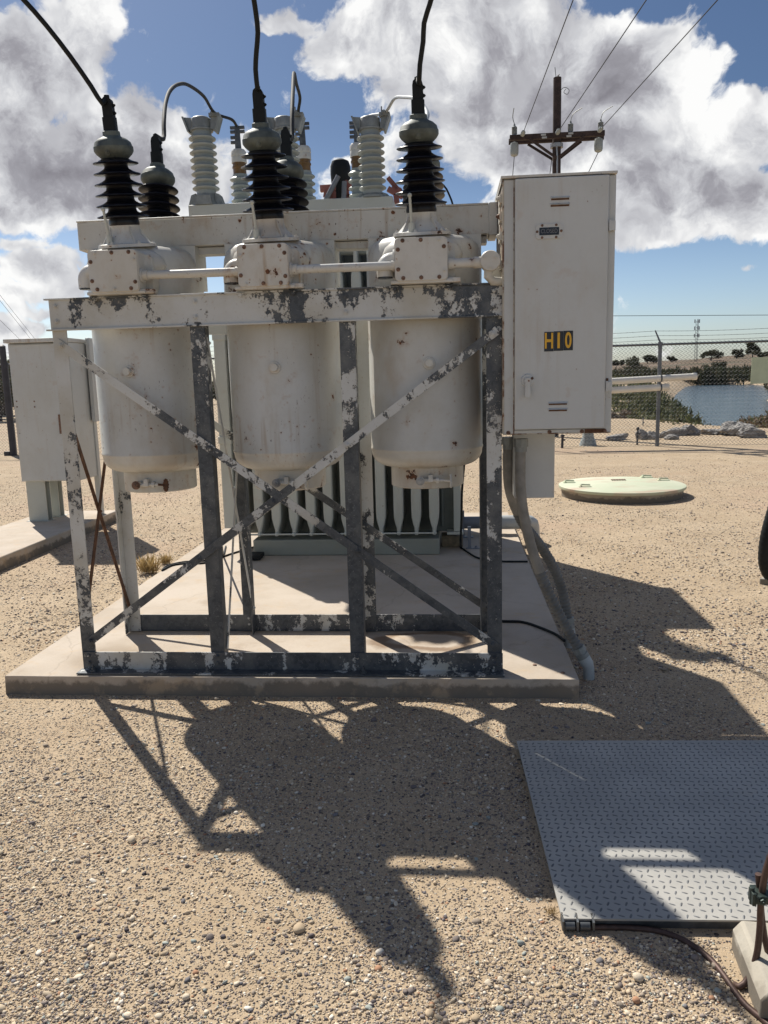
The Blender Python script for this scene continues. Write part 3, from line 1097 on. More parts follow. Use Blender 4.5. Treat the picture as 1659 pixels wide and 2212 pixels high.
tb = channel(-2.000, .255, YF, 1.900, 2.058, 1, .020)
for px in (105, 255, 1160, 1600):
    pass
for x in (-1.965, -1.25, -.50, .215):
    for z in (1.945, 2.02):
        tb.bolt((x, YF - .008, z), (0, -1, 0), .010)
for x in (XC[0] - .13, XC[0] + .13, XC[1] - .13, XC[1] + .13, XC[2] - .13, XC[2] + .13):
    tb.bolt((x, YF - .024, 2.050), (0, 0, -1), .014)
    tb.bolt((x, YF - .024, 2.058), (0, 0, 1), .014)
wear(tb.build('top_beam', 'peel', brk, 30, .0012), .165)
rb = channel(-2.010, .245, YR, 1.900, 2.058, -1)
wear(rb.build('top_beam', 'peel', brk, 30, .0012), -.25)
for x in (-2.0, .247):
    b = MB()
    b.box(x - .004, x + .004, YF + .075, YR - .075, 1.93, 2.045)
    wear(b.build('top_beam', 'peel', brk, 30), -.1)


def base_angle(x0, x1, y, sgn):
    b = MB()
    t = .008
    b.box(x0, x1, min(y, y - sgn * t), max(y, y - sgn * t), .112, .207)
    b.box(x0 - .012, x1 + .006, min(y, y - sgn * .072), max(y, y - sgn * .072), .1035, .112)
    return b


bb = base_angle(-1.995, .256, YF, 1)
for x in (-1.96, -1.25, -.50, .215):
    for z in (.150, .188):
        bb.bolt((x, YF - .008, z), (0, -1, 0), .009)
for px in (205, 452, 787, 1052):
    q = onZ(px, 1447, .112)
    bb.cyl((q.x, YF - .042, .112), (q.x, YF - .042, .122), .018, None, 14, 1)
    bb.cyl((q.x, YF - .042, .122), (q.x, YF - .042, .134), .012, .011, 6, 1)
    bb.cyl((q.x, YF - .042, .134), (q.x, YF - .042, .146), .006, None, 8, 1)
wear(bb.build('base_beam', ['peel', 'darkgalv'], brk, 30, .0012), .0)
bb = base_angle(-2.010, .245, YR, -1)
for x in (-1.25, -.50, .20):
    for z in (.150, .188):
        bb.bolt((x, YR - .002, z), (0, -1, 0), .009)
wear(bb.build('base_beam', 'peel', brk, 30, .0012), .03)


def brace(p0, p1, w, t, hint, wr, mat='peel', bolts=(0, 1), bd=(0, -1, 0), br=.012):
    b = MB()
    p0, p1 = V(p0), V(p1)
    e = (p1 - p0).normalized() * .03
    b.bar(p0 - e, p1 + e, w, t, hint)
    for k in bolts:
        b.bolt(p0.lerp(p1, k) + V(bd) * t * .55, bd, br)
    return wear(b.build('brace', mat, brk, 30, .001), wr)


# front cross
y1, y2 = YF - .0045, YF - .0125
a0, a1 = onY(133, 747, y1), onY(1064, 1391, y1)
b0, b1 = onY(1064, 721, y2), onY(197, 1384, y2)
brace((a0.x, y1, a0.z), (a1.x, y1, a1.z), .043, .006, (0, 1, 0), .115, bolts=(0, .34, .683, 1))
brace((b0.x, y2, b0.z), (b1.x, y2, b1.z), .043, .006, (0, 1, 0), .125, bolts=(0, .337, .52, .71, 1))
# rear cross
for p0, p1, yy, wr in (((-1.99, 1.80), (.21, .25), YR - .006, .12), ((.21, 1.80), (-1.98, .25), YR + .006, -.05)):
    brace((p0[0], yy - .01, p0[1]), (p1[0], yy - .01, p1[1]), .043, .006, (0, 1, 0), wr, bolts=(0, .34, .67, 1))
# end frame cross of rusted bars, and the painted cross behind the second post
brace((-1.992, YF + .03, 1.58), (-1.992, YR - .03, .26), .030, .006, (1, 0, 0), 0, 'rust', (0, .5, 1), (1, 0, 0), .010)
brace((-1.984, YR - .03, 1.58), (-1.984, YF + .03, .34), .030, .006, (1, 0, 0), 0, 'rust', (), (1, 0, 0))
brace((-1.214, YF + .05, 1.82), (-1.214, YR - .03, .26), .026, .005, (1, 0, 0), -.22, 'peel', (0, .5, 1), (1, 0, 0), .009)
brace((-1.206, YR - .03, 1.66), (-1.206, YF + .05, .24), .026, .005, (1, 0, 0), -.20, 'peel', (), (1, 0, 0))


def tank(xc, k):
    b = MB()
    r = .300
    pr = [(.215, 2.322), (.255, 2.312), (.282, 2.288), (.295, 2.255), (r, 2.215), (r, 1.262), (r + .003, 1.257), (r + .003, 1.250), (r, 1.245), (r - .002, 1.232)]
    for i in range(1, 9):
        t = math.pi / 2 * i / 8
        pr.append((.195 + (r - .197) * math.cos(t), 1.232 - .078 * math.sin(t)))
    pr = [(0.001, 2.322)] + pr
    b.lathe(pr, (xc, YT, 0), (0, 0, 1), 64)
    # plugged test port
    a = math.radians(-93 + 4 * k)
    d = V((math.cos(a), math.sin(a), 0))
    q = V((xc, YT, 1.69)) + d * (r - .003)
    b.cyl(q, q + d * .010, .032, .030, 20)
    b.cyl(q, q + d * .032, .021, .019, 16)
    b.box(xc - .285, xc + .296, YT - .055, YT + .13, 2.12, 2.3365)
    t = b.build('tank', 'tankpaint', brk, 40)
    c = MB()
    R = .196
    c.lathe([(.001, 1.045), (R - .006, 1.045), (R, 1.050), (R, 1.150), (R, 1.154)], (xc, YT, 0), (0, 0, 1), 48)
    c.build('bottom_sump', 'tankpaint', t, 40)
    v = MB()
    y = YT - R - .012
    z = 1.093
    x = xc + (.0 if k else -.02)
    v.cyl((x - .03, y + .02, z), (x - .03, y - .028, z), .018, None, 16)
    v.bolt((x - .03, y - .028, z), (0, -1, 0), .016, 1)
    v.cyl((x - .03, y - .008, z), (x + .03, y - .008, z), .011, None, 12)
    v.box(x + .012, x + .034, y - .026, y + .006, z - .006, z + .030)
    v.cyl((x + .034, y - .008, z), (x + .085, y - .008, z), .008, None, 10)
    v.cyl((x + .05, y - .008, z), (x + .066, y - .008, z), .016, None, 8)
    v.build('drain_valve', ['bolt', 'rustbolt' if k == 0 else 'galv'], t, 35)
    w_ = MB()
    x2 = x + .128
    w_.cyl((x2 - .004, y - .012, z - .004), (x2 + .004, y - .012, z - .004), .030, None, 18)
    for i in range(12):
        an = 2 * math.pi * i / 12
        w_.ball((x2, y - .012 + .030 * math.cos(an), z - .004 + .030 * math.sin(an)), .0065, 0, 6)
    w_.cyl((x + .085, y - .008, z), (x2, y - .012, z - .004), .006, None, 8)
    w_.build('valve_handwheel', 'rust' if k == 0 else 'bolt', t, 35)
    return t


for k, xc in enumerate(XC):
    tank(xc, k)


def rrect(w, h, r, n=5):
    o = []
    for cx, cz, a0_ in ((w / 2 - r, h / 2 - r, 0), (-w / 2 + r, h / 2 - r, 90), (-w / 2 + r, -h / 2 + r, 180), (w / 2 - r, -h / 2 + r, 270)):
        for i in range(n + 1):
            a = math.radians(a0_ + 90 * i / n)
            o.append((cx + r * math.cos(a), cz + r * math.sin(a)))
    return o


BOXF = 3.853


def terminal_box(xc, k):
    b = MB()
    zc, w, h = 2.171, .250, .200
    b.prism(rrect(w, h, .022), (xc, BOXF + .008, zc), (1, 0, 0), (0, 0, 1), (0, .17, 0))
    # saddle running back to the tank and the bolted feet
    b.prism(rrect(w + .05, h - .02, .03), (xc + .012, BOXF + .10, zc - .002), (1, 0, 0), (0, 0, 1), (0, .16, 0))
    b.box(xc - .145, xc + .150, BOXF + .010, BOXF + .12, 2.0615, 2.076)
    b.box(xc + .105, xc + .185, BOXF + .02, BOXF + .09, 2.0625, 2.084)
    # shoulder casting towards the tank shell
    b.ball((xc, BOXF + .20, 2.215), (.20, .14, .105), 0, 20)
    bx = b.build('terminal_box', 'white_rusty', brk, 40, .003)
    c = MB()
    c.prism(rrect(w - .006, h - .006, .02), (xc, BOXF, zc), (1, 0, 0), (0, 0, 1), (0, .0075, 0))
    for i, (dx, dz) in enumerate(((-.085, .085), (.0, .085), (.085, .085), (-.108, .045), (.108, .052), (-.108, -.045), (.108, -.055), (-.085, -.085), (.0, -.085), (.085, -.085))):
        c.bolt((xc + dx, BOXF, zc + dz), (0, -1, 0), .0068, 1 if (i + k) % 4 else 0)
    c.build('cover_plate', ['white_rusty', 'rustbolt'], bx, 35)
    e = MB()
    r = .041
    x0, z0 = xc - .125, 2.178
    yb = BOXF + .09
    pth = [(x0 + .02, yb, z0), (x0 - .012, yb, z0)] + [(x0 - .018 - .034 * math.sin(t), yb, z0 - .034 + .034 * math.cos(t)) for t in [math.pi / 2 * i / 6 for i in range(1, 7)]] + [(x0 - .052, yb, z0 - .075)]
    e.tube(pth, [r] * len(pth), 18, 0, True)
    e.cyl((x0 - .052, yb, z0 - .075), (x0 - .052, yb, z0 - .080), r - .004, None, 18, 1)
    e.cyl((x0 - .004, yb, z0), (x0 - .012, yb, z0), r + .012, None, 20)
    e.build('vent_elbow', ['white', 'dark'], bx, 40)
    return bx


for k, xc in enumerate(XC):
    terminal_box(xc, k)

# conduit runs linking the boxes
zc = 2.150
yc = BOXF + .045


def conduit(x0, x1):
    b = MB()
    b.cyl((x0, yc, zc), (x1, yc, zc), .0205, None, 18, 0)
    b.cyl((x0, yc, zc), (x0 + .030, yc, zc), .0255, None, 18, 1)
    b.cyl((x0 - .002, yc, zc), (x0 + .006, yc, zc), .034, None, 18, 0)
    b.cyl((x1 - .018, yc, zc), (x1, yc, zc), .0245, None, 18, 1)
    return b.build('conduit_pipe', ['white', 'white_rusty'], brk, 35)


conduit(XC[0] + .128, XC[1] - .125)
conduit(XC[1] + .128, XC[2] - .125)
b = MB()
x0, x1 = XC[2] + .128, .178
b.cyl((x0, yc, zc), (x1, yc, zc), .0225, None, 18, 0)
b.cyl((x0, yc, zc), (x0 + .028, yc, zc), .0255, None, 18, 1)
b.cyl((x1 - .06, yc, zc), (x1, yc, zc), .027, None, 18, 1)
b.cyl((x1 + .018, yc + .030, zc + .002), (x1 + .018, yc - .030, zc + .002), .046, None, 28, 1)
b.cyl((x1 + .018, yc - .030, zc + .002), (x1 + .018, yc - .038, zc + .002), .048, .044, 28, 1)
for a in range(3):
    an = 2.1 * a + .5
    b.bolt((x1 + .018 + .03 * math.cos(an), yc - .037, zc + .002 + .03 * math.sin(an)), (0, -1, 0), .006, 1)
b.tube([(x1 + .012, yc, zc - .03), (x1 + .008, yc, zc - .065), (x1 + .030, yc + .02, zc - .085), (x1 + .075, yc + .03, zc - .088)], .021, 12, 1)
b.build('conduit_junction', ['white', 'white_rusty'], brk, 35)


def bushing(xc, front):
    sg = -1 if front else 1
    tilt = math.radians(9.0 if front else 7.0)
    ax = V((-.012, sg * math.sin(tilt), math.cos(tilt))).normalized()
    base = V((xc, 4.045 if front else 4.545, 2.415))
    t = MB()
    t.lathe([(.001, -.105), (.142, -.105), (.142, -.090), (.118, -.086), (.112, -.080), (.076, -.040), (.072, -.012), (.074, .0)], base, ax, 32)
    a, bvec = frame_of(ax, (1, 0, 0))
    for i in range(6):
        an = math.pi / 3 * i + .3
        t.bolt(base + ax * -.090 + (a * math.cos(an) + bvec * math.sin(an)) * .128, ax, .009)
    for i in range(4):
        an = math.pi / 2 * i + .7
        u = a * math.cos(an) + bvec * math.sin(an)
        sidev = ax.cross(u) * .006
        p = [base + ax * -.088 + u * .125, base + ax * -.088 + u * .085, base + ax * -.005 + u * .073]
        t.add([q - sidev / 2 for q in p] + [q + sidev / 2 for q in p], [(0, 1, 2), (5, 4, 3), (0, 3, 4, 1), (1, 4, 5, 2), (2, 5, 3, 0)])
    tt = t.build('bushing_mount', 'white', brk, 35)
    p = MB()
    pr = [(.001, 0), (.073, 0), (.075, .010), (.073, .024)]
    for i in range(6):
        s0 = .038 + i * .0495
        rc = .071 - .0030 * i
        rt = .127 - .0035 * i
        rcn = .071 - .0030 * (i + 1)
        pr += [(rc, s0 - .004), (rc + .012, s0 - .001), (rt - .006, s0 - .0015), (rt, s0 + .002), (rt - .002, s0 + .006), (rt - .018, s0 + .010), (rc + .018, s0 + .018), (rcn + .004, s0 + .028), (rcn, s0 + .038)]
    pr += [(.055, .318), (.001, .318)]
    p.lathe(pr, base, ax, 48)
    p.build('porcelain', 'porcelain', tt, 50)
    c = MB()
    s1 = .302
    c.lathe([(.056, s1), (.062, s1 + .006), (.084, s1 + .026), (.091, s1 + .036), (.094, s1 + .042), (.094, s1 + .060), (.091, s1 + .063), (.086, s1 + .080), (.068, s1 + .096), (.045, s1 + .106), (.042, s1 + .109), (.041, s1 + .128), (.036, s1 + .131)], base, ax, 40)
    c.bolt(base + ax * (s1 + .020) + V((0, sg * .082, 0)), (0, sg, -.3), .012)
    c.build('cap', 'capmetal', tt, 40)
    k = MB()
    q = base + ax * (s1 + .130)
    up = V((0, 0, 1)) if not front else (ax * .7 + V((0, 0, .3))).normalized()
    k.prism(rrect(.062, .052, .014), q, (1, 0, 0), ax.cross(V((1, 0, 0))), up * .062)
    q2 = q + up * .060
    w2 = V((0, -sg * .004, 0))
    k.prism([(-.024, 0), (.026, 0), (.026, .062), (.021, .080), (.010, .090), (-.008, .090), (-.020, .080), (-.024, .062)], q2 - V((0, .017, 0)), (1, 0, 0), up, (0, .034, 0))
    for dz in (.02, .055):
        k.bolt(q2 + up * dz + V((.026, 0, 0)), (1, 0, 0), .008)
    k.tube([q2 + up * .05, q2 + up * .10], [.015, .013], 10)
    k.build('line_connector', 'black', tt, 35)
    if front:
        r = MB()
        p0 = base + V((-.045, -.095, -.075))
        p1 = base + V((-.050, -.130, .055))
        r.cyl(p0 - ax * .035, p0 + ax * .012, .017, .015, 14)
        r.cyl(p0, p1, .0075, .0065, 10)
        r.ball(p1, .011, 0, 10)
        r.build('test_tap_rod', 'greenwhite', tt, 35)
    return q2 + up * .095


FTOP = [bushing(xc, True) for xc in XC]
RTOP = [bushing(xc, False) for xc in XC]

# cover housing across the three tank tops
b = MB()
HF = 4.25
b.box(-1.970, .219, HF, 4.425, 2.338, 2.480)
b.box(.209, .252, HF - .010, 4.435, 2.330, 2.490)
b.box(-1.973, .208, HF - .003, 4.428, 2.4805, 2.490)
for px, py in ((500, 537), (725, 530), (812, 553), (840, 540), (878, 545), (1040, 525), (1111, 524)):
    q = onY(px, py, HF - .003)
    if q.z > 2.35 and q.x < .2:
        b.bolt((q.x, HF, q.z), (0, -1, 0), .008, 1)
b.build('cover_housing', ['white_rusty', 'rustbolt'], brk, 35, .004)
# support strip under it, between tanks
b = MB()
b.box(-1.93, .20, 4.29, 4.38, 2.300, 2.334)
b.build('support_rail', 'white_rusty', brk, 30)

# ---- control cabinet bolted to the end post
X0, X1, CY0, CY1, CZ0, CZ1 = .258, .768, 3.885, 4.37, 1.335, 2.515
cb = MB()
cb.box(X0, X1, CY0 + .012, CY1, CZ0, CZ1)
cb.box(X0 - .004, X0 + .050, CY0 + .002, CY0 + .0115, CZ0, CZ1 - .004)
cb.box(X1 - .030, X1 + .003, CY0 + .002, CY0 + .0115, CZ0, CZ1 - .004)
cb.box(X0 + .0505, X1 - .0305, CY0 + .002, CY0 + .0115, CZ0, CZ0 + .021)
cab = cb.build('control_cabinet', 'cabinet', brk, 30, .003)
r = MB()
r.box(X0 - .012, X1 + .006, CY0 - .012, CY1 + .012, CZ1 + .0005, CZ1 + .012)
r.box(X0 - .0115, X0 - .008, CY0 - .011, CY1 + .011, CZ1 - .022, CZ1)
r.build('cabinet_roof', 'white_rusty', cab, 30, .002)
d = MB()
d.box(X0 + .052, X1 - .032, CY0 - .022, CY0 - .001, CZ0 + .024, CZ1 - .006)
door = d.build('cabinet_door', 'cabinet', cab, 30, .004)
DY = CY0 - .022
for xa_, xb_, ya_ in ((X0 + .0465, X0 + .0515, CY0 - .0008), (X0 - .0045, X0 + .0035, CY0 + .0008)):
    re_ = MB()
    re_.box(xa_, xb_, ya_, CY0 + .006, CZ0 + .002, CZ1 - .006)
    re_.build('rusted_seam', 'rustedge', cab, 25)
re_ = MB()
re_.box(X0 - .003, X1 - .002, CY0 + .0009, CY0 + .006, CZ0 - .001, CZ0 + .005)
re_.build('rusted_seam', 'rustedge', cab, 25)
re_ = MB()
re_.box(X0 - .0048, X0 - .001, CY0 + .0125, CY1 - .003, CZ0 + .003, CZ1 - .023)
re_.build('rusted_side_panel', 'rustedge', cab, 25)


def onD(px, py):
    q = onY(px, py, DY)
    return q.x, q.z


for px0, px1, py in ((1189, 1231, 430), (1188, 1231, 444), (1184, 1226, 872.5), (1184, 1226, 886)):
    v = MB()
    xa, z = onD(px0, py)
    xb, _ = onD(px1, py)
    # pressed louvre: a hood with a dark slot below it
    v.add([(xa, DY, z + .010), (xb, DY, z + .010), (xb - .004, DY - .011, z + .002), (xa + .004, DY - .011, z + .002), (xa + .002, DY, z - .002), (xb - .002, DY, z - .002)], [(0, 3, 2, 1), (0, 4, 3), (1, 2, 5)], 0)
    v.box(xa + .003, xb - .003, DY - .0015, DY - .0005, z - .006, z + .001, 1)
    v.build('door_vent', ['cabinet', 'rust'], door, 25)
h = MB()
hx, hz = onD(1139, 822)
h.cyl((hx, DY, hz), (hx, DY - .010, hz), .032, .028, 28)
h.cyl((hx, DY - .010, hz), (hx, DY - .026, hz), .017, .015, 20)
h.prism([(-.012, .012), (.012, .012), (.013, -.070), (.010, -.080), (-.010, -.080), (-.013, -.070)], (hx, DY - .016, hz), (1, 0, 0), (0, 0, 1), (0, -.012, 0))
h.bolt((hx + .022, DY - .009, hz + .010), (0, -1, 0), .005, 1)
h.build('door_handle', ['cabinet', 'rustbolt'], cab, 35, .001)
wd = MB()
wx, wz = onD(1186, 500)
wd.prism(rrect(.122, .066, .016), (wx, DY, wz), (1, 0, 0), (0, 0, 1), (0, -.006, 0), 0)
wd.prism(rrect(.090, .034, .003), (wx, DY - .006, wz), (1, 0, 0), (0, 0, 1), (0, -.0015, 0), 1)
for dx, dz in ((-.055, 0), (.055, 0), (-.032, .027), (.032, .027), (-.032, -.027), (.032, -.027)):
    wd.bolt((wx + dx, DY - .006, wz + dz), (0, -1, 0), .0042, 2)
wd.build('status_window', ['cabinet', 'dark', 'rustbolt'], cab, 30)


def text_mesh(name, body, x, z, y, size, mat, parent, sxk=1.0, bold=0.0):
    cu = bpy.data.curves.new(name, 'FONT')
    cu.body = body
    cu.size = size
    cu.align_x, cu.align_y = 'CENTER', 'CENTER'
    cu.extrude = .0008
    cu.offset = bold
    tmp = bpy.data.objects.new(name, cu)
    COL.objects.link(tmp)
    bpy.context.view_layer.update()
    me = bpy.data.meshes.new_from_object(tmp.evaluated_get(bpy.context.evaluated_depsgraph_get()))
    bpy.data.objects.remove(tmp)
    R = Matrix.Translation(V((x, y, z))) @ Matrix.Rotation(math.pi / 2, 4, 'X') @ Matrix.Diagonal((sxk, 1, 1, 1))
    me.transform(R)
    q = parent
    while q.parent is not None:
        q = q.parent
    me.transform(Matrix.Translation(-q.location))
    me.materials.clear()
    me.materials.append(M[mat])
    o = bpy.data.objects.new(name, me)
    COL.objects.link(o)
    o.parent = parent
    return o


text_mesh('status_lettering', 'CLOSED', wx, wz, DY - .0084, .026, 'letter', cab, .80, 0)
np0 = MB()
na, nb_ = onD(1175.5, 716.5), onD(1237.5, 757.0)
pw, ph = (nb_[0] - na[0]) / 3, na[1] - nb_[1]
nz_ = (na[1] + nb_[1]) / 2
for i in range(3):
    dz = (-.0014, 0, .0010)[i]
    np0.box(na[0] + pw * i + .0005, na[0] + pw * (i + 1) - .0005, DY - .0018, DY - .0004, nz_ - ph / 2 + dz, nz_ + ph / 2 + dz)
plate = np0.build('number_plate', 'navy', cab, 25)
for i, chx in enumerate('H10'):
    text_mesh('plate_numeral', chx, na[0] + pw * (i + .5), nz_ - .001, DY - .0026, .100, 'yellow', cab, (.62, .80, .62)[i], .0022)
for pz in (488, 835):
    hg = MB()
    hx2, hz2 = onD(1314, pz)
    hg.box(X1 - .024, X1 - .002, DY - .006, CY0 + .001, hz2 - .020, hz2 + .022)
    hg.cyl((X1 - .026, DY - .003, hz2 - .022), (X1 - .026, DY - .003, hz2 + .026), .005, None, 10)
    hg.build('door_hinge', ['cabinet'], cab, 30)
for px0, px1, py0, py1 in ((1263, 1308, 921, 935), (1309, 1314, 817, 824)):
    dk = MB()
    qa, qb = onY(px0, py0, CY0), onY(px1, py1, CY0)
    zt_ = min(qa.z, CZ0 + .020)
    dk.box(qa.x, min(qb.x, X1 - .002), CY0 - .0005, CY0 + .0015, qb.z if qb.z > CZ0 else CZ0 + .0005, zt_ if py0 > 900 else qa.z)
    dk.build('rust_patch', 'rust', cab, 25)
for px, py in ((1098, 932), (1187, 932), (1257, 931), (1306, 928)):
    bl = MB()
    q = onY(px, py, CY0 + .002)
    bl.bolt((q.x, CY0 + .002, CZ0 + .009), (0, -1, 0), .007)
    bl.build('cabinet_bolt', 'rustbolt', cab, 30)
# wireway box below the cabinet, and the bracket row on the cabinet's end towards the tanks
wwy = MB()
wwy.box(.330, .535, 4.12, 4.30, .985, 1.334)
wwy.build('wireway_box', 'cabinet', brk, 30, .003)
sb = MB()
for z in (2.44, 2.36, 2.27, 2.14, 2.02):
    sb = MB()
    sb.box(X0 - .014, X0 - .001, CY0 + .03, CY0 + .15, z - .02, z + .018)
    sb.bolt((X0 - .014, CY0 + .05, z), (-1, 0, 0), .012)
    sb.build('cabinet_bracket', 'white_rusty', brk, 30)
sb = MB()
sb.box(.200, .257, 4.0, 4.05, 2.05, 2.20)
sb.build('cabinet_bracket', 'white_rusty', brk, 30)


# ------------------------------------------------------------------ power transformer behind the breaker
tr = thing('power_transformer', 'grey-green power transformer with pale radiator fins and white bushings standing behind the breaker', 'transformer', (-.92, 7.3, .10))
b = MB()
b.box(-1.75, -.105, 6.705, 7.75, .100, .243)
b.build('skid_base', 'olive_shaded', tr, 30, .01)
b = MB()
b.box(-1.93, .064, 7.02, 7.95, .246, 2.86)
b.box(-1.96, .10, 6.99, 7.98, 2.862, 2.90)
b.box(-.09, -.065, 6.975, 7.02, .30, 1.02)
b.build('tank', 'darkgreen', tr, 30, .006)
b = MB()
b.box(.020, .085, 6.88, 6.99, .27, 2.7)
b.box(-.04, .105, 6.86, 7.0, .245, .268)
b.build('corner_bracket', 'greenwhite', tr, 30, .003)
b = MB()
b.box(-.09, .10, 7.0, 7.18, .102, .205)
b.build('timber_chock', 'brick', tr, 30, .006)
for i in range(12):
    x = -.148 - .1535 * i
    b = MB()
    prof = []
    for wd_, z in ((.016, .285), (.018, .335), (.030, .375), (.041, .43), (.043, .50), (.043, 2.40), (.041, 2.47), (.028, 2.53), (.018, 2.57), (.016, 2.72)):
        prof.append((wd_, z))
    pl = [(wd_, z) for wd_, z in prof] + [(-wd_, z) for wd_, z in reversed(prof)]
    b.prism(pl, (x, 6.70, 0), (1, 0, 0), (0, 0, 1), (0, .31, 0))
    b.cyl((x, 6.70, .297), (x, 6.672, .297), .019, None, 14)
    b.build('radiator_fin', 'greenwhite', tr, 35, .012)
b = MB()
b.cyl((-1.86, 6.684, .297), (-.13, 6.684, .297), .008, None, 10)
b.cyl((-1.86, 6.86, 2.70), (-.13, 6.86, 2.70), .05, None, 16)
b.build('header_rod', 'greenwhite', tr, 35)
b = MB()
b.box(-1.985, -1.885, 6.66, 6.80, .36, 2.16)
b.box(-1.992, -1.878, 6.65, 6.81, 1.975, 2.055)
b.box(-1.992, -1.878, 6.65, 6.81, 1.10, 1.165)
b.build('cable_duct', 'greenwhite', tr, 30, .004)
b = MB()
b.box(-2.235, -.463, 7.0, 7.62, 2.905, 3.142)
b.build('terminal_chamber', 'greenwhite', tr, 30, .006)


b = MB()  # unseen box and throat, added and sized to cast the shadow beside the slab
b.box(-.53, -.04, 5.32, 5.96, 1.52, 2.69)
b.box(-.40, -.16, 5.961, 7.019, 1.90, 2.35)
b.build('hidden_shadow_box', 'greenwhite', tr, 30, .008)


def hv_bushing(px, pyb, Y):
    q = onY(px, pyb, Y)
    u = (onY(px, 300, Y).z - onY(px, 301, Y).z)
    base = V((q.x, Y, 3.142))
    ax = V((-.02, .0, 1)).normalized()
    S = lambda py: (pyb - py) * u
    b = MB()
    # tapered four-winged foot
    b.lathe([(.115, 0), (.115, .018), (.098, .022), (.090, S(414)), (.001, S(414))], base, ax, 24)
    for sx_ in (-1, 1):
        b.prism([(.085, 0), (.155, 0), (.125, S(416)), (.085, S(412))], base + V((0, -.05, 0)), (sx_, 0, 0), (0, 0, 1), (0, .10, 0))
    b.prism([(-.075, .0), (.075, 0), (.062, S(420)), (-.062, S(420))], base + V((0, -.112, 0)), (1, 0, 0), (0, 0, 1), (0, .02, 0))
    f0 = b.build('bushing_foot', 'castgrey', tr, 35)
    p = MB()
    pr = [(.001, S(416)), (.083, S(416)), (.082, S(404))]
    for i in range(8):
        s0 = S(401) + i * (S(292) - S(401)) / 7
        pr += [(.083, s0 - .016), (.100, s0 - .010), (.115, s0 - .003), (.117, s0 + .004), (.112, s0 + .009), (.097, s0 + .018), (.084, s0 + .028)]
    pr += [(.082, S(272)), (.001, S(272))]
    p.lathe(pr, base, ax, 40)
    p.build('porcelain', 'greyporcelain', f0, 50)
    c = MB()
    c.lathe([(.001, S(275)), (.100, S(275)), (.101, S(271)), (.090, S(269)), (.088, S(250)), (.080, S(247)), (.070, S(245.5)), (.001, S(245))], base, ax, 12)
    for sx_ in (-1, 1):
        c.prism([(.075, S(273)), (.115, S(273)), (.150, S(247)), (.148, S(245)), (.085, S(247))], base + ax * 0 + V((0, -.035, 0)), (sx_, 0, 0), (0, 0, 1), (0, .07, 0))
        c.prism([(.108, S(278)), (.122, S(278)), (.166, S(245)), (.150, S(245))], base + V((0, -.06, 0)), (sx_, 0, 0), (0, 0, 1), (0, .12, 0))
    t0 = base + ax * S(244) + V((.125, 0, 0))
    c.bolt(t0 + V((0, -.06, .01)), (0, -1, .2), .016)
    c.box(t0.x - .04, t0.x + .05, Y - .05, Y + .02, t0.z - .012, t0.z + .018)
    c.cyl(t0 + V((-.02, -.02, .0)), t0 + V((-.02, -.02, .07)), .006, None, 8)
    c.build('bushing_cap', 'castgrey', f0, 35)
    return t0


HT = [hv_bushing(448, 440, 7.1), hv_bushing(624, 432, 7.1), hv_bushing(806, 424, 7.1)]


def arrester(px, pyb, Y, top):
    """surge arrester on the chamber's rear edge; rows given from the top connector down"""
    q = onY(px, pyb, Y)
    u = (onY(px, 300, Y).z - onY(px, 301, Y).z)
    base = V((q.x, Y, 3.142))
    zt_ = onY(px, top, Y).z - 3.142
    ax = V((-.015, 0, 1)).normalized()
    b = MB()
    z0 = zt_ - 55 * u * 1.0
    pr = [(.001, 0), (.075, 0), (.075, .02)]
    zs_ = z0 - 62 * u
    k = 0
    z = .04
    while z < zs_:
        pr += [(.066, z), (.090, z + .010), (.096, z + .018), (.090, z + .026), (.068, z + .040)]
        z += .062
    pr += [(.066, z), (.001, z)]
    b.lathe(pr, base, ax, 32)
    r0 = b.build('surge_arrester', 'greyporcelain', tr, 50)
    a = MB()
    a.lathe([(.001, z - .005), (.060, z - .005), (.060, z + .05), (.066, z + .055), (.066, z + .07), (.060, z + .075), (.060, z + .105), (.001, z + .105)], base, ax, 24)
    a.build('glazed_band', 'amber', r0, 40)
    w_ = MB()
    w_.lathe([(.001, z + .10), (.069, z + .10), (.069, z + .15), (.066, z + .155), (.070, z + .16), (.069, z + .195), (.055, z + .215), (.001, z + .22)], base, ax, 24)
    w_.cyl(base + ax * (z + .16) + V((0, -.066, 0)), base + ax * (z + .16) + V((0, -.075, 0)), .012, None, 12)
    w_.build('arrester_cap', 'white', r0, 40)
    t = MB()
    q0 = base + ax * (z + .21)
    q1 = base + ax * zt_
    t.cyl(q0, q1, .030, .024, 12)
    L = (q1 - q0).length
    for f_ in (.35, .55, .78, .95):
        for sx_ in ((-1, 1) if f_ > .6 else (-1,)):
            t.box(q0.x + sx_ * .035 - .030, q0.x + sx_ * .035 + .030, Y - .012, Y + .012, q0.z + L * f_ - .014, q0.z + L * f_ + .010)
    t.build('arrester_terminal', 'darkgalv', r0, 35)
    return q1


AT = [arrester(523, 437, 7.50, 272), arrester(661, 430, 7.50, 264), arrester(777, 425, 7.50, 262)]

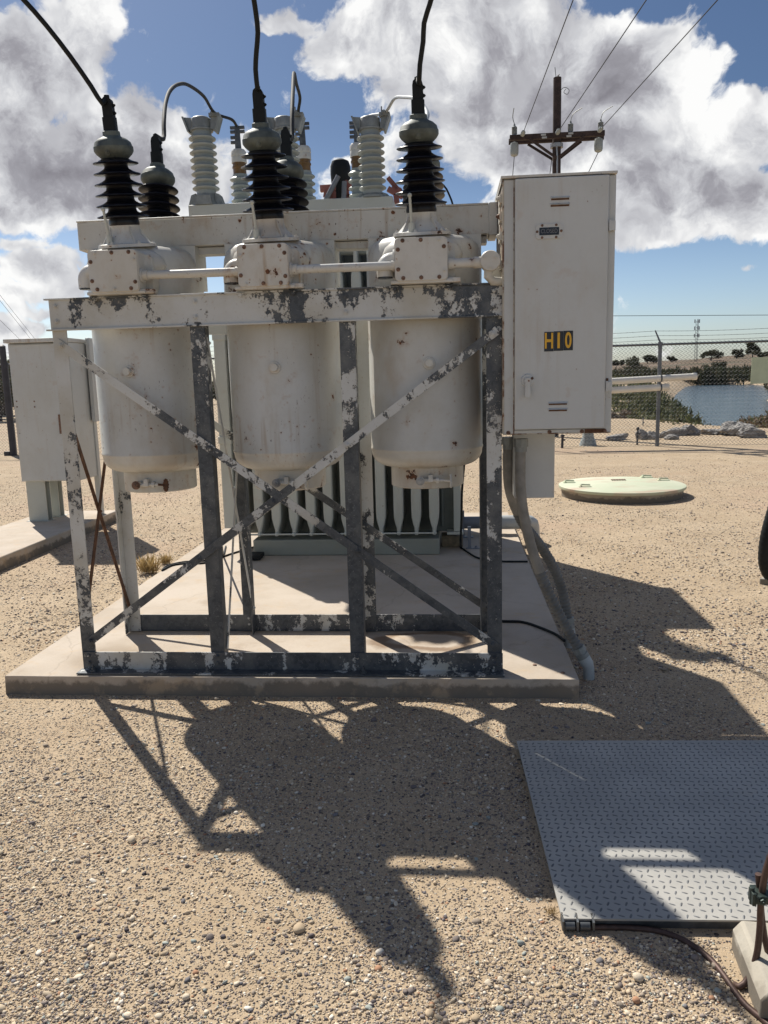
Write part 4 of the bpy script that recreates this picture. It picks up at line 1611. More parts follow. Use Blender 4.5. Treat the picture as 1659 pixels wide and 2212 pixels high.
# black cable termination and red clamps at the back of the chamber
ph = thing('cable_termination', 'black dome-capped cable termination with red clamps behind the white transformer bushings', 'cable termination', (-1.0, 7.9, 3.0))
q = onY(733, 372, 7.9)
b = MB()
b.lathe([(.001, 2.6), (.075, 2.6), (.078, q.z - .14), (.092, q.z - .10), (.098, q.z - .02), (.096, q.z + .05), (.080, q.z + .095), (.04, q.z + .115), (.001, q.z + .118)], (q.x + .012, 7.9, 0), (0, 0, 1), 28)
b.build('cable_boot', 'black', ph, 40)
for a_, c_ in (((731, 380), (697, 445)), ((744, 392), (742, 440)), ((890, 395), (945, 470))):
    b = MB()
    b.tube([onY(*a_, 7.78), onY(*c_, 7.78)], .024, 12)
    b.build('support_arm', 'pvcdark', ph, 35)
for bars, bolts in (((((692, 408), (768, 403), .06), ((700, 418), (762, 430), .07), ((715, 424), (752, 436), .06), ((745, 398), (752, 432), .045)), ((747, 396), (771, 407), (712, 425))),
                    ((((838, 408), (870, 425), .05), ((852, 400), (858, 440), .05), ((868, 420), (905, 442), .05), ((880, 410), (872, 455), .045), ((838, 384), (862, 412), .04)), ((862, 412), (895, 430)))):
    b = MB()
    for a_, c_, w_ in bars:
        b.bar(onY(*a_, 7.86), onY(*c_, 7.86), w_, .05, (0, 1, 0))
    for px, py in bolts:
        b.bolt(onY(px, py, 7.83), (0, -1, 0), .022)
    b.build('red_clamp', 'redbus', ph, 30, .006)


# ------------------------------------------------------------------ conductors
def cable(name, label, cat, pts, r, mat, step=.05, n=10, group=None, parent=None):
    b = MB()
    P = smooth_path(pts, step)
    b.tube(P, r, n)
    return tag(b.build(name, mat, parent, 60), label, cat, group)


def pxpath(rows):
    return [onY(px, py, Y) for px, py, Y in rows]


cable('power_cable', 'thick black cable sweeping diagonally away from the dark bushing farthest from the cabinet', 'cable',
      [FTOP[0]] + pxpath([(222, 225, 3.93), (196, 185, 3.90), (152, 122, 3.84), (100, 55, 3.78), (46, -6, 3.72), (-20, -70, 3.65), (-120, -150, 3.55)]), .0115, 'black', group='cables on the front bushings')
cable('power_cable', 'thick black cable rising nearly straight from the middle dark bushing', 'cable',
      [FTOP[1]] + pxpath([(556, 190, 3.92), (552, 150, 3.90), (554, 110, 3.87), (557, 70, 3.84), (553, 30, 3.8), (547, -10, 3.76), (530, -120, 3.65)]), .0115, 'black', group='cables on the front bushings')
cable('power_cable', 'thick black cable rising from the dark bushing nearest the control cabinet', 'cable',
      [FTOP[2]] + pxpath([(905, 180, 3.92), (907, 140, 3.90), (914, 90, 3.87), (916, 50, 3.84), (928, 10, 3.8), (935, -20, 3.76), (950, -120, 3.65)]), .0115, 'black', group='cables on the front bushings')
cable('jumper_cable', 'dark stranded jumper arching high from the outer rear bushing to the outer white bushing', 'cable',
      [RTOP[0]] + pxpath([(353, 300, 4.72), (354, 262, 4.85), (358, 222, 5.1), (368, 195, 5.4), (386, 182, 5.8), (407, 184, 6.2), (440, 208, 6.7)]) + [HT[0] + V((.01, -.03, .02))] + pxpath([(500, 258, 7.3)]) + [AT[0]], .013, 'cablegrey', .04, 8, 'jumpers to the transformer')
cable('jumper_cable', 'grey stranded jumper making a tall narrow loop above the middle white bushing', 'cable',
      [RTOP[1]] + pxpath([(630, 300, 4.72), (631, 240, 4.9), (633, 190, 5.3), (635, 158, 5.9), (640, 180, 6.5), (648, 212, 6.9)]) + [HT[1] + V((.01, -.03, .02))] + pxpath([(656, 255, 7.35)]) + [AT[1]], .013, 'cablegrey', .04, 8, 'jumpers to the transformer')
cable('jumper_cable', 'pale stranded jumper bending low behind the dark bushing nearest the cabinet', 'cable',
      [RTOP[2]] + pxpath([(921, 258, 4.75), (923, 246, 4.9), (917, 232, 5.3), (900, 214, 5.8), (875, 210, 6.3), (852, 213, 6.8)]) + [HT[2] + V((.01, -.03, .02))] + pxpath([(800, 250, 7.35)]) + [AT[2]], .013, 'pvc', .04, 8, 'jumpers to the transformer')
cable('control_wire', 'thin black wire curving down behind the dark bushing nearest the cabinet', 'wire', pxpath([(938, 395, 5.2), (958, 400, 5.2), (970, 420, 5.2), (979, 445, 5.2), (982, 470, 5.2)]), .006, 'black')


# flexible conduit from the cabinet to the ground
def hose(name, label, pts, r, seam=None, mats=('hosetop', 'hose')):
    root = thing(name, label, 'flexible conduit', pts[-1] - V((0, 0, .0)), 'flexible conduits at the slab edge')
    P = smooth_path(pts, .0055)
    n = len(P)
    b = MB()
    c0 = int(n * seam)
    R = [r * (1.0 + (.10 * math.cos(i * 2 * math.pi / 4.0) if i >= c0 else .012 * math.cos(i * 2 * math.pi / 5.0))) for i in range(n)]
    b.tube(P[:c0 + 1], R[:c0 + 1], 14, 0)
    b.tube(P[c0:], R[c0:], 14, 1)
    b.build('conduit_hose', list(mats), root, 60)
    d = (P[-1] - P[-12]).normalized()
    e = P[-1]
    f_ = MB()
    f_.cyl(e - d * .012, e + d * .020, r * 1.38, None, 8)
    f_.cyl(e + d * .020, e + d * .030, r * 1.15, None, 20)
    f_.cyl(e + d * .030, e + d * .052, r * 1.30, None, 20)
    f_.build('hose_coupling', 'castgrey', root, 35)
    f_ = MB()
    f_.cyl(P[0] - V((0, 0, .03)), P[0] + V((0, 0, .01)), r * 1.4, None, 8)
    f_.cyl(P[0] - V((0, 0, .055)), P[0] - V((0, 0, .03)), r * 1.15, None, 16)
    f_.build('hose_coupling', 'castgrey', root, 35)
    s = MB()
    g_ = e + d * .052
    gr = V((g_.x + d.x * .06, g_.y, -.05))
    k = smooth_path([g_, g_ + d * .05, V((gr.x, gr.y, .03)), gr], .012)
    s.tube(k, r * 1.12, 20)
    s.cyl(g_, g_ + d * .045, r * 1.26, None, 20)
    s.build('pvc_sleeve', 'pvc', root, 40)
    return root


hp = [onY(1125, 952, 4.02), onY(1124, 1000, 4.02), onY(1125, 1060, 4.03), onY(1133, 1120, 4.05), onY(1152, 1195, 4.08), onY(1183, 1275, 4.10), onY(1220, 1350, 4.11), onY(1250, 1402, 4.11)]
hose('flexible_conduit', 'ribbed grey hose with flaking pale coating, the nearer one from cabinet to ground', hp, .0265, .60)
hp = [onY(1099, 948, 4.25), onY(1097, 1000, 4.27), onY(1103, 1065, 4.32), onY(1130, 1130, 4.42), onY(1168, 1180, 4.52), onY(1200, 1235, 4.60), onY(1219, 1295, 4.62), onY(1226, 1338, 4.62)]
hose('flexible_conduit', 'dark ribbed hose bowing out behind the paler one at the slab edge', hp, .0285, .36)

# black control cables lying on the slab
zc_ = .108


def lay(name, label, rows, r, mat, cat='cable', z=None, group=None):
    P = [onZ(px, py, (z if z is not None else .1) + r) for px, py in rows]
    return cable(name, label, cat, P, r, mat, .03, 8, group)


lay('slab_cable', 'black cable crossing the slab from the frame post to the foot of the hoses', [(700, 1335), (900, 1340), (1086, 1342), (1130, 1344), (1165, 1355), (1200, 1370), (1219, 1384)], .0085, 'black')
lay('slab_cable', 'thin black cable crossing the slab level with the transformer foot', [(995, 1182), (1030, 1204), (1070, 1212), (1140, 1213)], .008, 'black')
lay('slab_cable', 'black cable doubled over on the slab in front of the far corner post', [(560, 1178), (500, 1196), (470, 1206), (430, 1212), (395, 1214), (362, 1222), (350, 1232)], .008, 'black')
lay('slab_cable', 'second black cable bending around beside the doubled one', [(488, 1180), (478, 1205), (440, 1216), (400, 1217), (372, 1221), (352, 1231)], .008, 'black')
cable('hanging_wire', 'thin black wire hanging beside the transformer corner bracket', 'wire', [onY(1003, 1000, 6.6), onY(998, 1060, 6.6), onY(997, 1120, 6.6), onY(995, 1165, 6.6), onZ(995, 1182, .11)], .010, 'black')
cable('hanging_wire', 'thin black wire hanging behind the second post of the frame', 'wire', [onY(456, 930, 5.4), onY(462, 1000, 5.4), onY(470, 1080, 5.4), onY(477, 1160, 5.4), onZ(482, 1200, .11)], .008, 'black')
# drain box on the slab
b = MB()
q = onZ(565, 1195, .1)
b.box(q.x - .075, q.x + .065, 6.50, 6.66, .112, .150)
b.box(q.x - .10, q.x - .076, 6.53, 6.63, .104, .140)
tag(b.build('valve_cover', 'black', None, 30, .006), 'black metal cover lying against the transformer skid', 'cover')
# slate conduit on brackets
cp = thing('conduit_run', 'slate grey pvc conduit lying on purple brackets behind the end post', 'conduit', (.15, 7.6, .1))
b = MB()
q0, q1, q2 = onY(1000, 1130, 7.6), onY(1078, 1131, 7.6), onY(1118, 1128, 7.6)
b.cyl((q0.x, 7.6, .215), (q1.x, 7.6, .215), .060, None, 24, 0)
b.cyl((q1.x, 7.6, .215), (q2.x + .10, 7.6, .215), .068, None, 24, 1)
b.cyl((q1.x - .02, 7.6, .215), (q1.x + .02, 7.6, .215), .078, None, 24, 1)
b.tube(smooth_path([(q2.x + .09, 7.6, .215), (q2.x + .14, 7.64, .19), (q2.x + .16, 7.70, .05), (q2.x + .16, 7.70, -.1)], .03), .066, 20, 1)
b.build('conduit_pipe', ['pvcdark', 'pvc'], cp, 40)
for px, Y in ((1000, 7.45), (1014, 6.95)):
    q = onY(px, 1180, Y)
    b = MB()
    b.box(q.x - .015, q.x + .015, Y - .02, Y + .02, .104, .36 if Y > 7.2 else .30)
    b.box(q.x - .03, q.x + .10, Y - .03, Y + .03, .1005, .1095)
    b.bolt((q.x + .06, Y, .11), (0, 0, 1), .012)
    b.build('conduit_bracket', 'pvcdark', cp, 30)

# ------------------------------------------------------------------ equipment cabinet on legs at the side
ec = thing('equipment_cabinet', 'plain white steel equipment cabinet on two beam legs beyond the rusty cross bars', 'cabinet', (-4.45, 8.6, .13))
b = MB()
b.box(-4.79, -4.12, 8.40, 8.86, .588, 2.10)
bd_ = b.build('cabinet_body', 'cabinet', ec, 30, .004)
b = MB()
b.box(-4.80, -4.11, 8.33, 8.88, 2.103, 2.145)
b.build('cabinet_roof', 'white', ec, 30, .004)
b = MB()
b.box(-4.775, -4.135, 8.376, 8.398, .60, 2.085)
dr = b.build('cabinet_door', 'cabinet', ec, 30, .004)
b = MB()
for px, py in ((36, 867), (74, 867), (37, 879), (75, 879)):
    q = onY(px, py, 8.376)
    b.bolt((q.x, 8.376, q.z), (0, -1, 0), .006)
q = onY(132, 905, 8.376)
b.box(q.x - .02, q.x + .012, 8.352, 8.3755, q.z - .16, q.z + .05)
b.build('door_latch', 'rustbolt', dr, 30)
for x in (-4.66,):
    for Y in (8.50, 8.78):
        b = MB()
        b.box(x - .11, x + .11, Y - .055, Y - .046, .134, .587)
        b.box(x - .11, x + .11, Y + .046, Y + .055, .134, .587)
        b.box(x - .005, x + .005, Y - .0455, Y + .0455, .134, .587)
        b.box(x - .13, x + .14, Y - .09, Y + .09, .1315, .1335)
        b.build('leg', 'greenwhite', ec, 30)
b = MB()
b.box(-4.165, -4.105, 8.865, 8.93, .134, 2.10)
b.box(-4.10, -4.055, 8.80, 8.98, 1.22, 2.16)
b.build('wireway', 'cabinet', ec, 30, .004)

# ------------------------------------------------------------------ manhole
mc, mr = onZ(1342, 1050, .12), .815
mh = thing('manhole_cover', 'big round pale green steel lid on a low concrete ring in the gravel', 'manhole', (mc.x, mc.y, 0))
b = MB()
b.lathe([(.001, -.1), (mr - .04, -.1), (mr - .03, .105), (.001, .105)], (mc.x, mc.y, 0), (0, 0, 1), 72)
b.build('concrete_ring', 'ring', mh, 35)
b = MB()
b.lathe([(.001, .107), (mr, .107), (mr + .004, .115), (mr + .003, .142), (mr - .012, .148), (.001, .152)], (mc.x, mc.y, 0), (0, 0, 1), 72)
ld = b.build('lid', 'lid', mh, 35)
for px, py in ((1229, 1042), (1263, 1051), (1396, 1031), (1432, 1037)):
    q = onZ(px, py, .150)
    b = MB()
    b.box(q.x - .080, q.x + .080, q.y - .055, q.y + .055, .145, .158)
    b.box(q.x - .06, q.x - .045, q.y - .04, q.y + .04, .1582, .177)
    b.cyl((q.x - .05, q.y + .01, .177), (q.x + .07, q.y + .01, .172), .010, None, 8)
    b.build('lift_handle', 'lid', ld, 30)
b = MB()
for i in range(9):
    q = onZ(1337, 1037, .152)
    b.box(q.x - .10 + .022 * i, q.x - .09 + .022 * i, q.y - .05, q.y + .05, .1525, .160)
b.build('vent_bars', 'rust', ld, 30)

# ------------------------------------------------------------------ tread plate in the foreground
tp = thing('tread_plate', 'grey steel tread-plate hatch cover lying in the gravel', 'hatch cover', (.9, 2.7, 0))
A = onZ(1214, 1984, .036)
B_ = onZ(1116, 1600, .036)
ey = (B_ - A)
LY = ey.length
ey.normalize()
ex = V((ey.y, -ey.x, 0))
LX = 1.75
b = MB()
b.prism([(0, 0), (LX, 0), (LX, LY), (0, LY)], A - V((0, 0, .006)), ex, ey, (0, 0, .006))
o_ = A
P_ = .0272
ni, nj = int(LX / P_), int(LY / P_)
for i in range(ni):
    for j in range(nj):
        c = A + ex * (P_ * (i + .5)) + ey * (P_ * (j + .5))
        an = math.radians(64 if (i + j) % 2 else -26)
        u = ex * math.cos(an) + ey * math.sin(an)
        w2 = V((-u.y, u.x, 0))
        l, wd_, hh = .0112, .0032, .0015
        vs = [c - u * l, c - u * l * .55 - w2 * wd_, c + u * l * .55 - w2 * wd_, c + u * l, c + u * l * .55 + w2 * wd_, c - u * l * .55 + w2 * wd_,
              c - u * l * .5 + V((0, 0, hh)), c + u * l * .5 + V((0, 0, hh))]
        b.add(vs, [(0, 1, 6), (1, 2, 7, 6), (2, 3, 7), (3, 4, 7), (4, 5, 6, 7), (5, 0, 6)], 1)
b.build('plate', ['tread', 'stud'], tp, 25)
b = MB()
b.prism([(.004, .010), (LX - .004, .010), (LX - .004, .016), (.004, .016)], A - V((0, 0, .046)), ex, ey, (0, 0, .0395))
b.prism([(.010, .017), (.016, .017), (.016, LY - .01), (.010, LY - .01)], A - V((0, 0, .046)), ex, ey, (0, 0, .0395))
b.build('plate_rim', 'darkgalv', tp, 25)
b = MB()
q = onZ(1247, 1998, .018)
b.cyl((q.x - .035, q.y + .012, .018), (q.x + .042, q.y + .012, .018), .005, None, 10)
for dx in (-.022, .022):
    b.cyl((q.x + dx - .014, q.y, .016), (q.x + dx + .014, q.y, .016), .013, None, 14)
for dx in (-.042, .0, .046):
    b.box(q.x + dx - .003, q.x + dx + .003, q.y - .012, q.y + .030, .006, .036)
b.build('padlock_hasp', 'darkgalv', tp, 35)

# concrete block with its earth cables
kb = MB()
BA, BB = onZ(1586, 1985, .088), onZ(1649, 2142, .088)
n0 = (BB - BA).normalized()
nx_ = V((-n0.y, n0.x, 0))
if nx_.x < 0:
    nx_ = -nx_
Lb = (BB - BA).length + .0
prof = [(-.006, -.1), (-.004, .058), (.018, .088), (.80, .088), (.80, -.1)]
kb.prism(prof, BA, nx_, (0, 0, 1), n0 * Lb)
for v in kb.v:
    v.z -= .088
blk = kb.build('concrete_block', 'block', None, 20, .007)
tag(blk, 'grey concrete block with chamfered edges at the corner of the tread plate', 'concrete block')
G1 = [onZ(px, py, .006) for px, py in ((1236, 2004), (1290, 2003), (1360, 2004), (1425, 2012), (1480, 2033), (1530, 2068), (1562, 2105), (1588, 2142), (1612, 2172), (1650, 2204), (1700, 2250))]
cable('ground_cable', 'brown stranded earth cable lying on the gravel along the hatch cover', 'cable', G1, .0085, 'copper', .012, 10, 'earth cables by the concrete block')
cable('ground_cable', 'brown stranded earth cable curving up from the gravel to the clamp', 'cable', [onZ(1585, 2125, -.01), onZ(1598, 2132, .006)] + pxpath([(1618, 2112, 1.93), (1634, 2065, 1.93), (1641, 2010, 1.93), (1643, 1960, 1.93), (1648, 1915, 1.93), (1655, 1880, 1.93), (1672, 1830, 1.93), (1700, 1760, 1.94)]), .0085, 'copper', .012, 10, 'earth cables by the concrete block')
cable('ground_cable', 'brown earth cable hanging below the clamp at the picture edge', 'cable', pxpath([(1638, 1888, 1.95), (1641, 1925, 1.95), (1646, 1985, 1.95), (1654, 2035, 1.95), (1668, 2085, 1.95), (1690, 2120, 1.95)]), .0085, 'copper', .012, 10, 'earth cables by the concrete block')
ck = MB()
q = onY(1645, 1934, 1.93)
ck.box(q.x - .020, q.x + .05, q.y - .022, q.y + .030, q.z - .012, q.z + .010)
ck.box(q.x - .028, q.x - .018, q.y - .018, q.y + .015, q.z - .020, q.z + .014)
ck.bolt((q.x - .006, q.y - .022, q.z), (0, -1, 0), .009)
ck.cyl((q.x - .024, q.y, q.z - .025), (q.x - .024, q.y, q.z + .022), .006, None, 8)
tag(ck.build('cable_clamp', 'clamp', None, 30, .002), 'dark bronze clamp gripping the brown earth cables', 'clamp')

# black corrugated elbow at the picture edge
el_ = thing('corrugated_elbow', 'fat black corrugated pipe elbow standing on a small concrete base at the picture edge', 'pipe elbow', onZ(1672, 1258, 0))
Ye = 6.05
pts = [onY(1690, 1262, Ye), onY(1668, 1246, Ye), onY(1655, 1215, Ye), onY(1658, 1165, Ye), onY(1672, 1110, Ye), onY(1690, 1060, Ye), onY(1720, 1000, Ye)]
P = smooth_path(pts, .012)
b = MB()
b.tube(P, [.055 * (1 + .028 * math.cos(i * 2 * math.pi / 3)) for i in range(len(P))], 22)
b.build('pipe_body', 'black', el_, 60)
b = MB()
q = onZ(1640, 1248, .05)
b.prism([(0, 0), (.5, -.36), (.8, -.1), (.32, .26)], q - V((0, 0, .12)), (1, 0, 0), (0, 1, 0), (0, 0, .12))
b.build('elbow_base', 'block', el_, 30, .01)

# dry grass tufts beside the slab
for px, py, s_, lb in ((322, 1238, .16, 'straw coloured dry grass tuft beside the slab, the bigger lower one'), (358, 1218, .09, 'small straw coloured dry grass tuft beside the slab'), (1190, 1976, .032, 'wisp of dry straw at the corner of the tread plate')):
    q = onZ(px, py, 0)
    n = 170 if s_ > .05 else 45
    v, f_, t_ = leaf_cloud([(q.x, q.y, s_ * .10)], [(s_ * .55, s_ * .45, s_ * .12)], n, s_ * .75, [(.46, .33, .15), (.52, .39, .20), (.36, .26, .12)], .9, 1, 14)
    tag(np_mesh('dry_grass', v, f_, 'leaf', t_), lb, 'grass tuft')


# ------------------------------------------------------------------ chain-link fence
def fy(x):
    return 17.75 - .06 * (x - 4.52)


fn = thing('chain_link_fence', 'grey chain-link fence with barbed wire on slanted arms across the back of the yard', 'fence', (4.52, 17.75, 0))
TOPZ = 2.19
FX0, FX1 = -13.5, 12.6
posts_x = [4.52 - 3.05 * k for k in range(0, 6)] + [4.52 + 3.05 * k for k in range(1, 3)]
for x in posts_x:
    b = MB()
    y = fy(x)
    b.cyl((x, y, -.2), (x, y, TOPZ + .01), .042, None, 14)
    b.cyl((x, y, TOPZ - .05), (x, y, TOPZ + .05), .05, None, 14)
    b.tube([(x, y, TOPZ + .04), (x - .10, y + .06, TOPZ + .30)], [.022, .014], 8)
    b.build('fence_post', 'fencepost', fn, 40)
b = MB()
b.cyl((FX0, fy(FX0), TOPZ), (FX1, fy(FX1), TOPZ), .024, None, 12)
b.build('top_rail', 'fencepost', fn, 40)
b = MB()
for k, (dx, dz) in enumerate(((-.033, .10), (-.066, .19), (-.10, .29))):
    n = 120
    pts = []
    for i in range(n + 1):
        x = FX0 + (FX1 - FX0) * i / n
        ph_ = ((x - 4.52) / 3.05) % 1.0
        pts.append((x + dx, fy(x) - dx * .6, TOPZ + dz - .03 * 4 * ph_ * (1 - ph_)))
    b.tube(pts, .0035, 4)
    for i in range(int((FX1 - FX0) / .125)):
        x = FX0 + .125 * i + .03 * k
        ph_ = ((x - 4.52) / 3.05) % 1.0
        c = V((x + dx, fy(x) - dx * .6, TOPZ + dz - .03 * 4 * ph_ * (1 - ph_)))
        b.add([c + V((-.02, 0, -.018)), c + V((.02, 0, .018)), c + V((.004, .004, 0))], [(0, 1, 2)])
        b.add([c + V((-.02, 0, .018)), c + V((.02, 0, -.018)), c + V((.004, .004, 0))], [(0, 1, 2)])
b.build('barbed_wire', 'fence', fn, 0)
# woven diamonds: each strand zigzags down the fabric
dw, dz_ = .0825, .083
ncol = int((FX1 - FX0) / dw)
rows = int((TOPZ + .02) / (dz_ / 1)) + 1
r_ = .0042
vv, ff = [], []
for c in range(ncol):
    xc = FX0 + dw * (c + .5)
    ks = np.arange(0, rows * 2 + 2)
    z = TOPZ + .045 - ks * dz_ / 2
    s_ = ((ks + 0) % 2) * 2 - 1
    x = xc + s_ * dw * .5 * 1.03
    y = fy(xc) - .03 + (c % 2) * .003
    z = np.maximum(z, .01)
    for px_, pz_ in (((-.7, -.4)), ((.7, -.4)), ((0, .8))):
        vv.append(np.stack([x + px_ * r_, np.full_like(x, y) + (r_ if pz_ > 0 else 0), z + pz_ * r_], -1))
n_r = rows * 2 + 2
allv = np.concatenate(vv)
for c in range(ncol):
    o = c * 3 * n_r
    i = np.arange(n_r - 1)
    for a, b_ in ((0, 1), (1, 2), (2, 0)):
        ff.append(np.stack([o + a * n_r + i, o + b_ * n_r + i, o + b_ * n_r + i + 1, o + a * n_r + i + 1], -1))
allv = allv - np.array(fn.location)
np_mesh('fence_mesh', allv, np.concatenate(ff), 'fence', None, False, fn)

q = onZ(25, 984, 0)
b = MB()
b.cyl((q.x + .05, q.y, -.1), (q.x + .05, q.y, 2.62), .075, None, 18)
b.cyl((q.x + .05, q.y, 2.62), (q.x + .05, q.y, 2.66), .08, .03, 18)
b.box(q.x - .16, q.x - .02, q.y - .05, q.y + .05, 0, .10)
tag(b.build('terminal_post', 'oldsteel', None, 40), 'dark thick pipe post at the fence beside the white equipment cabinet', 'post')

# white pipes strapped to the fence post
for (xa, ya), (xb, yb), lb in (((1180, 832), (1503, 813), 'white plastic pipe strapped to the fence post, the upper longer one'), ((1180, 851), (1443, 836), 'white plastic pipe strapped to the fence post, the lower shorter one')):
    Yp = 17.60
    A_, B2 = onY(xa, ya, Yp), onY(xb, yb, Yp)
    t = thing('white_pipe', lb, 'pipe', (A_ + B2) / 2, 'white pipes on the fence')
    b = MB()
    b.cyl(A_, B2, .070, None, 20)
    b.build('pipe_body', 'whitepipe', t, 40)
    b = MB()
    d = (B2 - A_).normalized()
    b.cyl(B2 - d * .07, B2 + d * .015, .078, None, 20)
    b.build('end_cap', 'whitepipe', t, 40)
    b = MB()
    k = A_ + (B2 - A_) * ((4.52 - A_.x) / (B2.x - A_.x))
    b.cyl(k - d * .016, k + d * .016, .076, None, 20)
    b.build('strap', 'darkgalv', t, 40)
# sign
b = MB()
Ys = 17.5
qa, qb = onY(1624, 772, Ys), onY(1624, 829, Ys)
b.box(qa.x, qa.x + .62, Ys - .004, Ys + .004, qb.z, qa.z)
for dx in (.03, .59):
    for z in (qb.z + .03, qa.z - .03):
        b.bolt((qa.x + dx, Ys - .004, z), (0, -1, 0), .010)
tag(b.build('fence_sign', 'signplate', None, 25), 'faded pale green blank sign plate wired to the chain-link', 'sign')

# small stakes and standpipes beyond the fence
for px, py, h, lb in ((1492, 942, .46, ''),):
    pass
for px, py, h, r, lb, cat, mt in ((1376, 961, .40, .022, 'short dark steel stake in the sand behind the fence', 'stake', 'oldsteel'), (1214, 968, .30, .03, 'little dark standpipe beside the cabinet bottom, in front of the fence', 'standpipe', 'oldsteel'),
                                  (1388, 930, .36, .016, 'thin grey stake by the dry bush', 'stake', 'fencepost')):
    q = onZ(px, py, 0)
    b = MB()
    b.cyl((q.x, q.y, -.1), (q.x + .01, q.y, h), r, r * .9, 10)
    b.cyl((q.x + .01, q.y, h * .86), (q.x + .01, q.y, h * .97), r * 1.6, None, 10)
    b.box(q.x - r * .4, q.x + r * 2.4, q.y - r * .4, q.y + r * .4, h * .55, h * .66)
    tag(b.build('ground_stake' if cat == 'stake' else 'standpipe', mt, None, 35), lb, cat)
q = onZ(1270, 962, 0)
b = MB()
b.lathe([(.001, 0), (.20, 0), (.17, .10), (.13, .20), (.12, .34), (.15, .36), (.15, .42), (.001, .43)], (q.x, q.y, 0), (0, 0, 1), 20)
tag(b.build('pedestal', 'greyporcelain', None, 35), 'pale flared pedestal standing in the sand below the cabinet', 'pedestal')

# ------------------------------------------------------------------ utility pole and its lines
YP = 21.0
UPT = onY(1204, 168, YP)
px0 = UPT.x
up_ = thing('utility_pole', 'brown utility pole with a crossarm and white insulators rising behind the cabinet', 'utility pole', (px0, YP, 0))
b = MB()
b.cyl((px0, YP, -1), (px0, YP, UPT.z), .125, .098, 20)
b.cyl((px0, YP, UPT.z), (px0 - .02, YP, UPT.z + .015), .098, .06, 20)
b.build('pole_shaft', 'wood', up_, 40)
AL, AR = onY(1101, 298, YP - .16), onY(1306, 288, YP - .16)
za = (AL.z + AR.z) / 2
b = MB()
b.bar((AL.x, YP - .16, za), (AR.x, YP - .16, za), .125, .10, (0, 1, 0))
b.bar((AL.x, YP + .16, za), (AR.x + .04, YP + .16, za), .125, .10, (0, 1, 0))
ar = b.build('crossarm', 'wood', up_, 30, .006)
for px_ in (1144, 1262):
    b = MB()
    e = onY(px_, 308, YP - .22)
    for dy in (-.22, .22):
        b.bar((e.x, YP + dy, za - .06), (px0, YP + dy * .6, za - .52), .06, .03, (0, 1, 0))
    b.build('arm_brace', 'wood', up_, 30)


def string_insulator(a, d):
    b = MB()
    b.cyl(a, a + d * .10, .014, None, 8)
    b.lathe([(.02, .08), (.055, .09), (.055, .115), (.045, .12), (.055, .15), (.055, .17), (.045, .18), (.055, .21), (.055, .23), (.045, .24), (.055, .27), (.05, .30), (.02, .31)], a, d, 16)
    b.cyl(a + d * .30, a + d * .42, .022, .014, 8)
    b.build('strain_insulator', 'greyporcelain', up_, 40)
    return a + d * .42


wires = (((1128, 285), (1238, 0), 'outermost overhead wire, leaving the short end of the crossarm'), ((1203, 285), (1396, 0), 'middle overhead wire leaving the crossarm beside the pole'), ((1293, 285), (1550, 0), 'overhead wire leaving the crossarm end away from the breaker'))
for (xa, ya), (xb, yb), lb in wires:
    a = onY(xa, ya, YP - .22)
    a.z = za + .03
    far_ = onY(xb, yb, 13.0)
    d = (far_ - a).normalized()
    e = string_insulator(a, d)
    far2 = a + (far_ - a) * 2.6
    pts = []
    for i in range(25):
        t = i / 24
        p = e.lerp(far2, t)
        pts.append(p)
    b = MB()
    b.tube(pts, .0085, 6)
    tag(b.build('overhead_wire', 'cablegrey', None, 60), lb, 'wire', 'wires from the utility pole')
for px_, py_ in ((1111, 280), (1232, 277), (1297, 272)):
    q = onY(px_, py_, YP - .10)
    b = MB()
    z0 = za + .065
    b.lathe([(.001, 0), (.06, 0)] + [(r, .03 + .028 * k + o) for k in range(6) for r, o in ((.055, 0), (.068, .008), (.068, .016), (.055, .024))] + [(.03, .21), (.02, .26), (.001, .26)], (q.x, YP - .13, z0), (0, 0, 1), 16)
    top = V((q.x, YP - .13, z0 + .26))
    b.tube(smooth_path([top, top + V((-.04 if px_ < 1200 else .06, 0, .16)), top + V((-.02 if px_ < 1200 else .26, -.1, .34 if px_ < 1200 else .26))], .05), .010, 6)
    b.build('line_arrester', 'castgrey', up_, 40)
for px_, py_, qx in ((1111, 314, 1107), (1293, 306, 1265)):
    q = onY(px_, py_, YP - .05)
    b = MB()
    b.lathe([(.02, 0), (.09, -.03), (.105, -.08), (.105, -.26), (.09, -.31), (.04, -.34), (.001, -.34)], (q.x, YP - .05, za - .065), (0, 0, 1), 20)
    b.build('fuse_cutout', 'greyporcelain', up_, 40)
    e = onY(qx, 385, YP + .3)
    b = MB()
    b.tube([(q.x, YP - .05, za - .40), tuple(e), (e.x + (e.x - q.x) * 1.6, YP + .6, e.z - 1.9)], .009, 6)
    b.build('drop_lead', 'cablegrey', up_, 60)
b = MB()
e = onY(1188, 375, YP + .3)
b.tube([(px0 - .10, YP + .13, za - .45), tuple(e)], .009, 6)
b.build('drop_lead', 'cablegrey', up_, 60)
b = MB()
b.cyl((px0, YP, za - .24), (px0, YP, za - .15), .155, None, 16)
b.tube([(px0 - .02, YP - .13, za - .18), (px0, YP - .14, za - .5), (px0, YP - .135, 0)], .020, 8)
b.build('ground_lead', 'galv', up_, 40)
b = MB()
q = onY(1224, 198, YP)
b.tube(smooth_path([(px0 + .09, YP, q.z + .05), (q.x - .05, YP, q.z + .10), (q.x + .06, YP, q.z + .04), (q.x + .02, YP, q.z - .06), (q.x - .07, YP, q.z - .01), (q.x - .02, YP, q.z + .06)], .03), .007, 6)
b.tube([(px0 - .02, YP, UPT.z - .1), (px0 - .06, YP, UPT.z + .24)], .007, 6)
b.build('loose_wire', 'cablegrey', up_, 60)
b = MB()
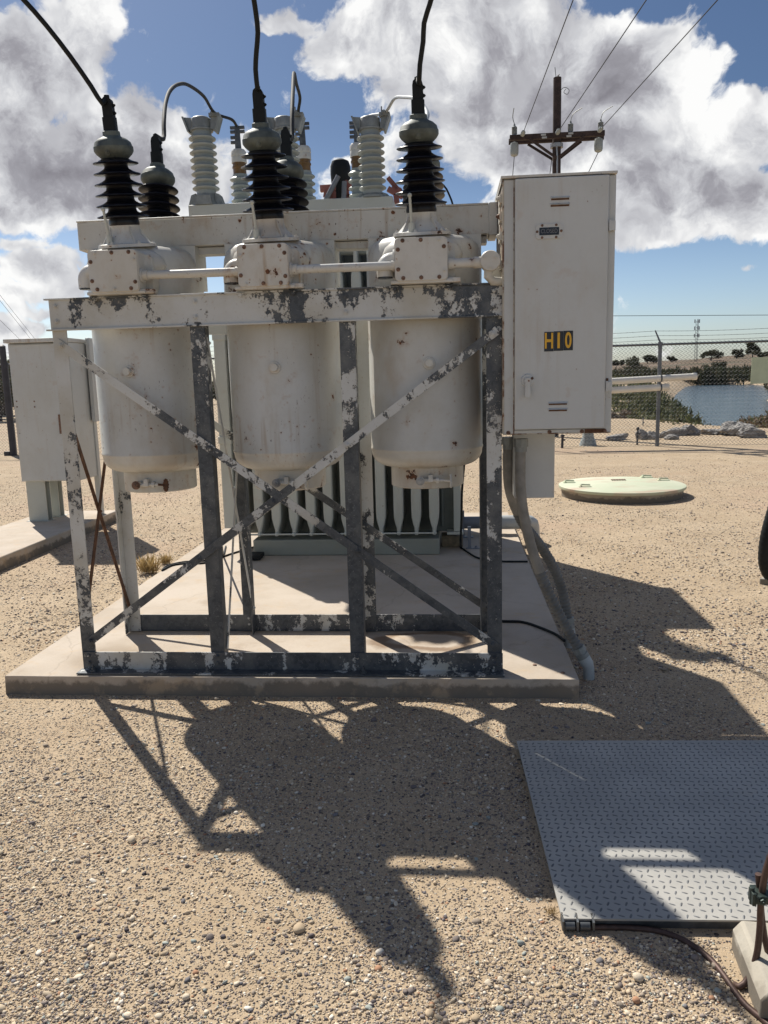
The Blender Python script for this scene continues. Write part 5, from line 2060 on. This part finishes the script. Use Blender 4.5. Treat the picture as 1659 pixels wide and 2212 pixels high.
for px_, py_ in ((1174, 291), (1176, 297), (1233, 288), (1229, 294)):
    q = onY(px_, py_, YP - .213)
    b.box(q.x - .06, q.x + .06, YP - .2155, YP - .2125, q.z - .022, q.z + .022)
b.build('arm_tag', 'pvc', up_, 25)

# far overhead line crossing to the side, faint lines at the other side
q0, q1 = onY(1200, 683, 60), onY(1760, 680, 60)
b = MB()
b.tube([q0 + (q0 - q1) * .6, q0, q1, q1 + (q1 - q0)], .018, 6)
tag(b.build('overhead_wire', 'cablegrey', None, 60), 'single level overhead line crossing the sky above the river fence', 'wire')
for (xa, ya), (xb, yb), lb in (((-30, 600), (88, 748), 'uppermost of three faint sloping lines at the edge of the sky'), ((-30, 612), (74, 742), 'faint sloping line close under the uppermost one'), ((-20, 672), (60, 750), 'lowest faint sloping line at the edge of the sky')):
    q0, q1 = onY(xa, ya, 70), onY(xb, yb, 90)
    b = MB()
    b.tube([q0 + (q0 - q1) * 1.5, q0, q1, q1 + (q1 - q0) * 3], .016, 5)
    tag(b.build('overhead_wire', 'cablegrey', None, 60), lb, 'wire', 'faint lines beyond the equipment cabinet')
# lattice radio mast
Ym = 400
mt_ = thing('radio_mast', 'slim lattice radio mast far away on the ridge', 'mast', (onY(1503, 785, Ym).x, Ym, 4.0))
b = MB()
c0 = V((onY(1503, 785, Ym).x, Ym, 0))
ht = onY(1503, 692, Ym).z
zz = 3.0
w_ = .8
lg = [V((w_ * math.cos(a), w_ * math.sin(a), 0)) for a in (0.4, 2.5, 4.6)]
for l in lg:
    b.tube([c0 + l + V((0, 0, zz)), c0 + l * .8 + V((0, 0, ht))], .08, 5)
k = 0
while zz < ht - 1.4:
    for i in range(3):
        b.tube([c0 + lg[i] + V((0, 0, zz)), c0 + lg[(i + 1) % 3] + V((0, 0, zz + 1.3))], .045, 4)
    zz += 1.3
b.build('mast_lattice', 'fencepost', mt_, 40)
b = MB()
for z in (ht - 1.2, ht - 4.5, ht - 8):
    for i in range(3):
        an = .4 + 2.1 * i
        b.cyl(c0 + V((1.2 * math.cos(an), 1.2 * math.sin(an), z)), c0 + V((1.2 * math.cos(an), 1.2 * math.sin(an), z + 1.7)), .25, None, 8)
b.build('mast_antenna', 'galv', mt_, 40)
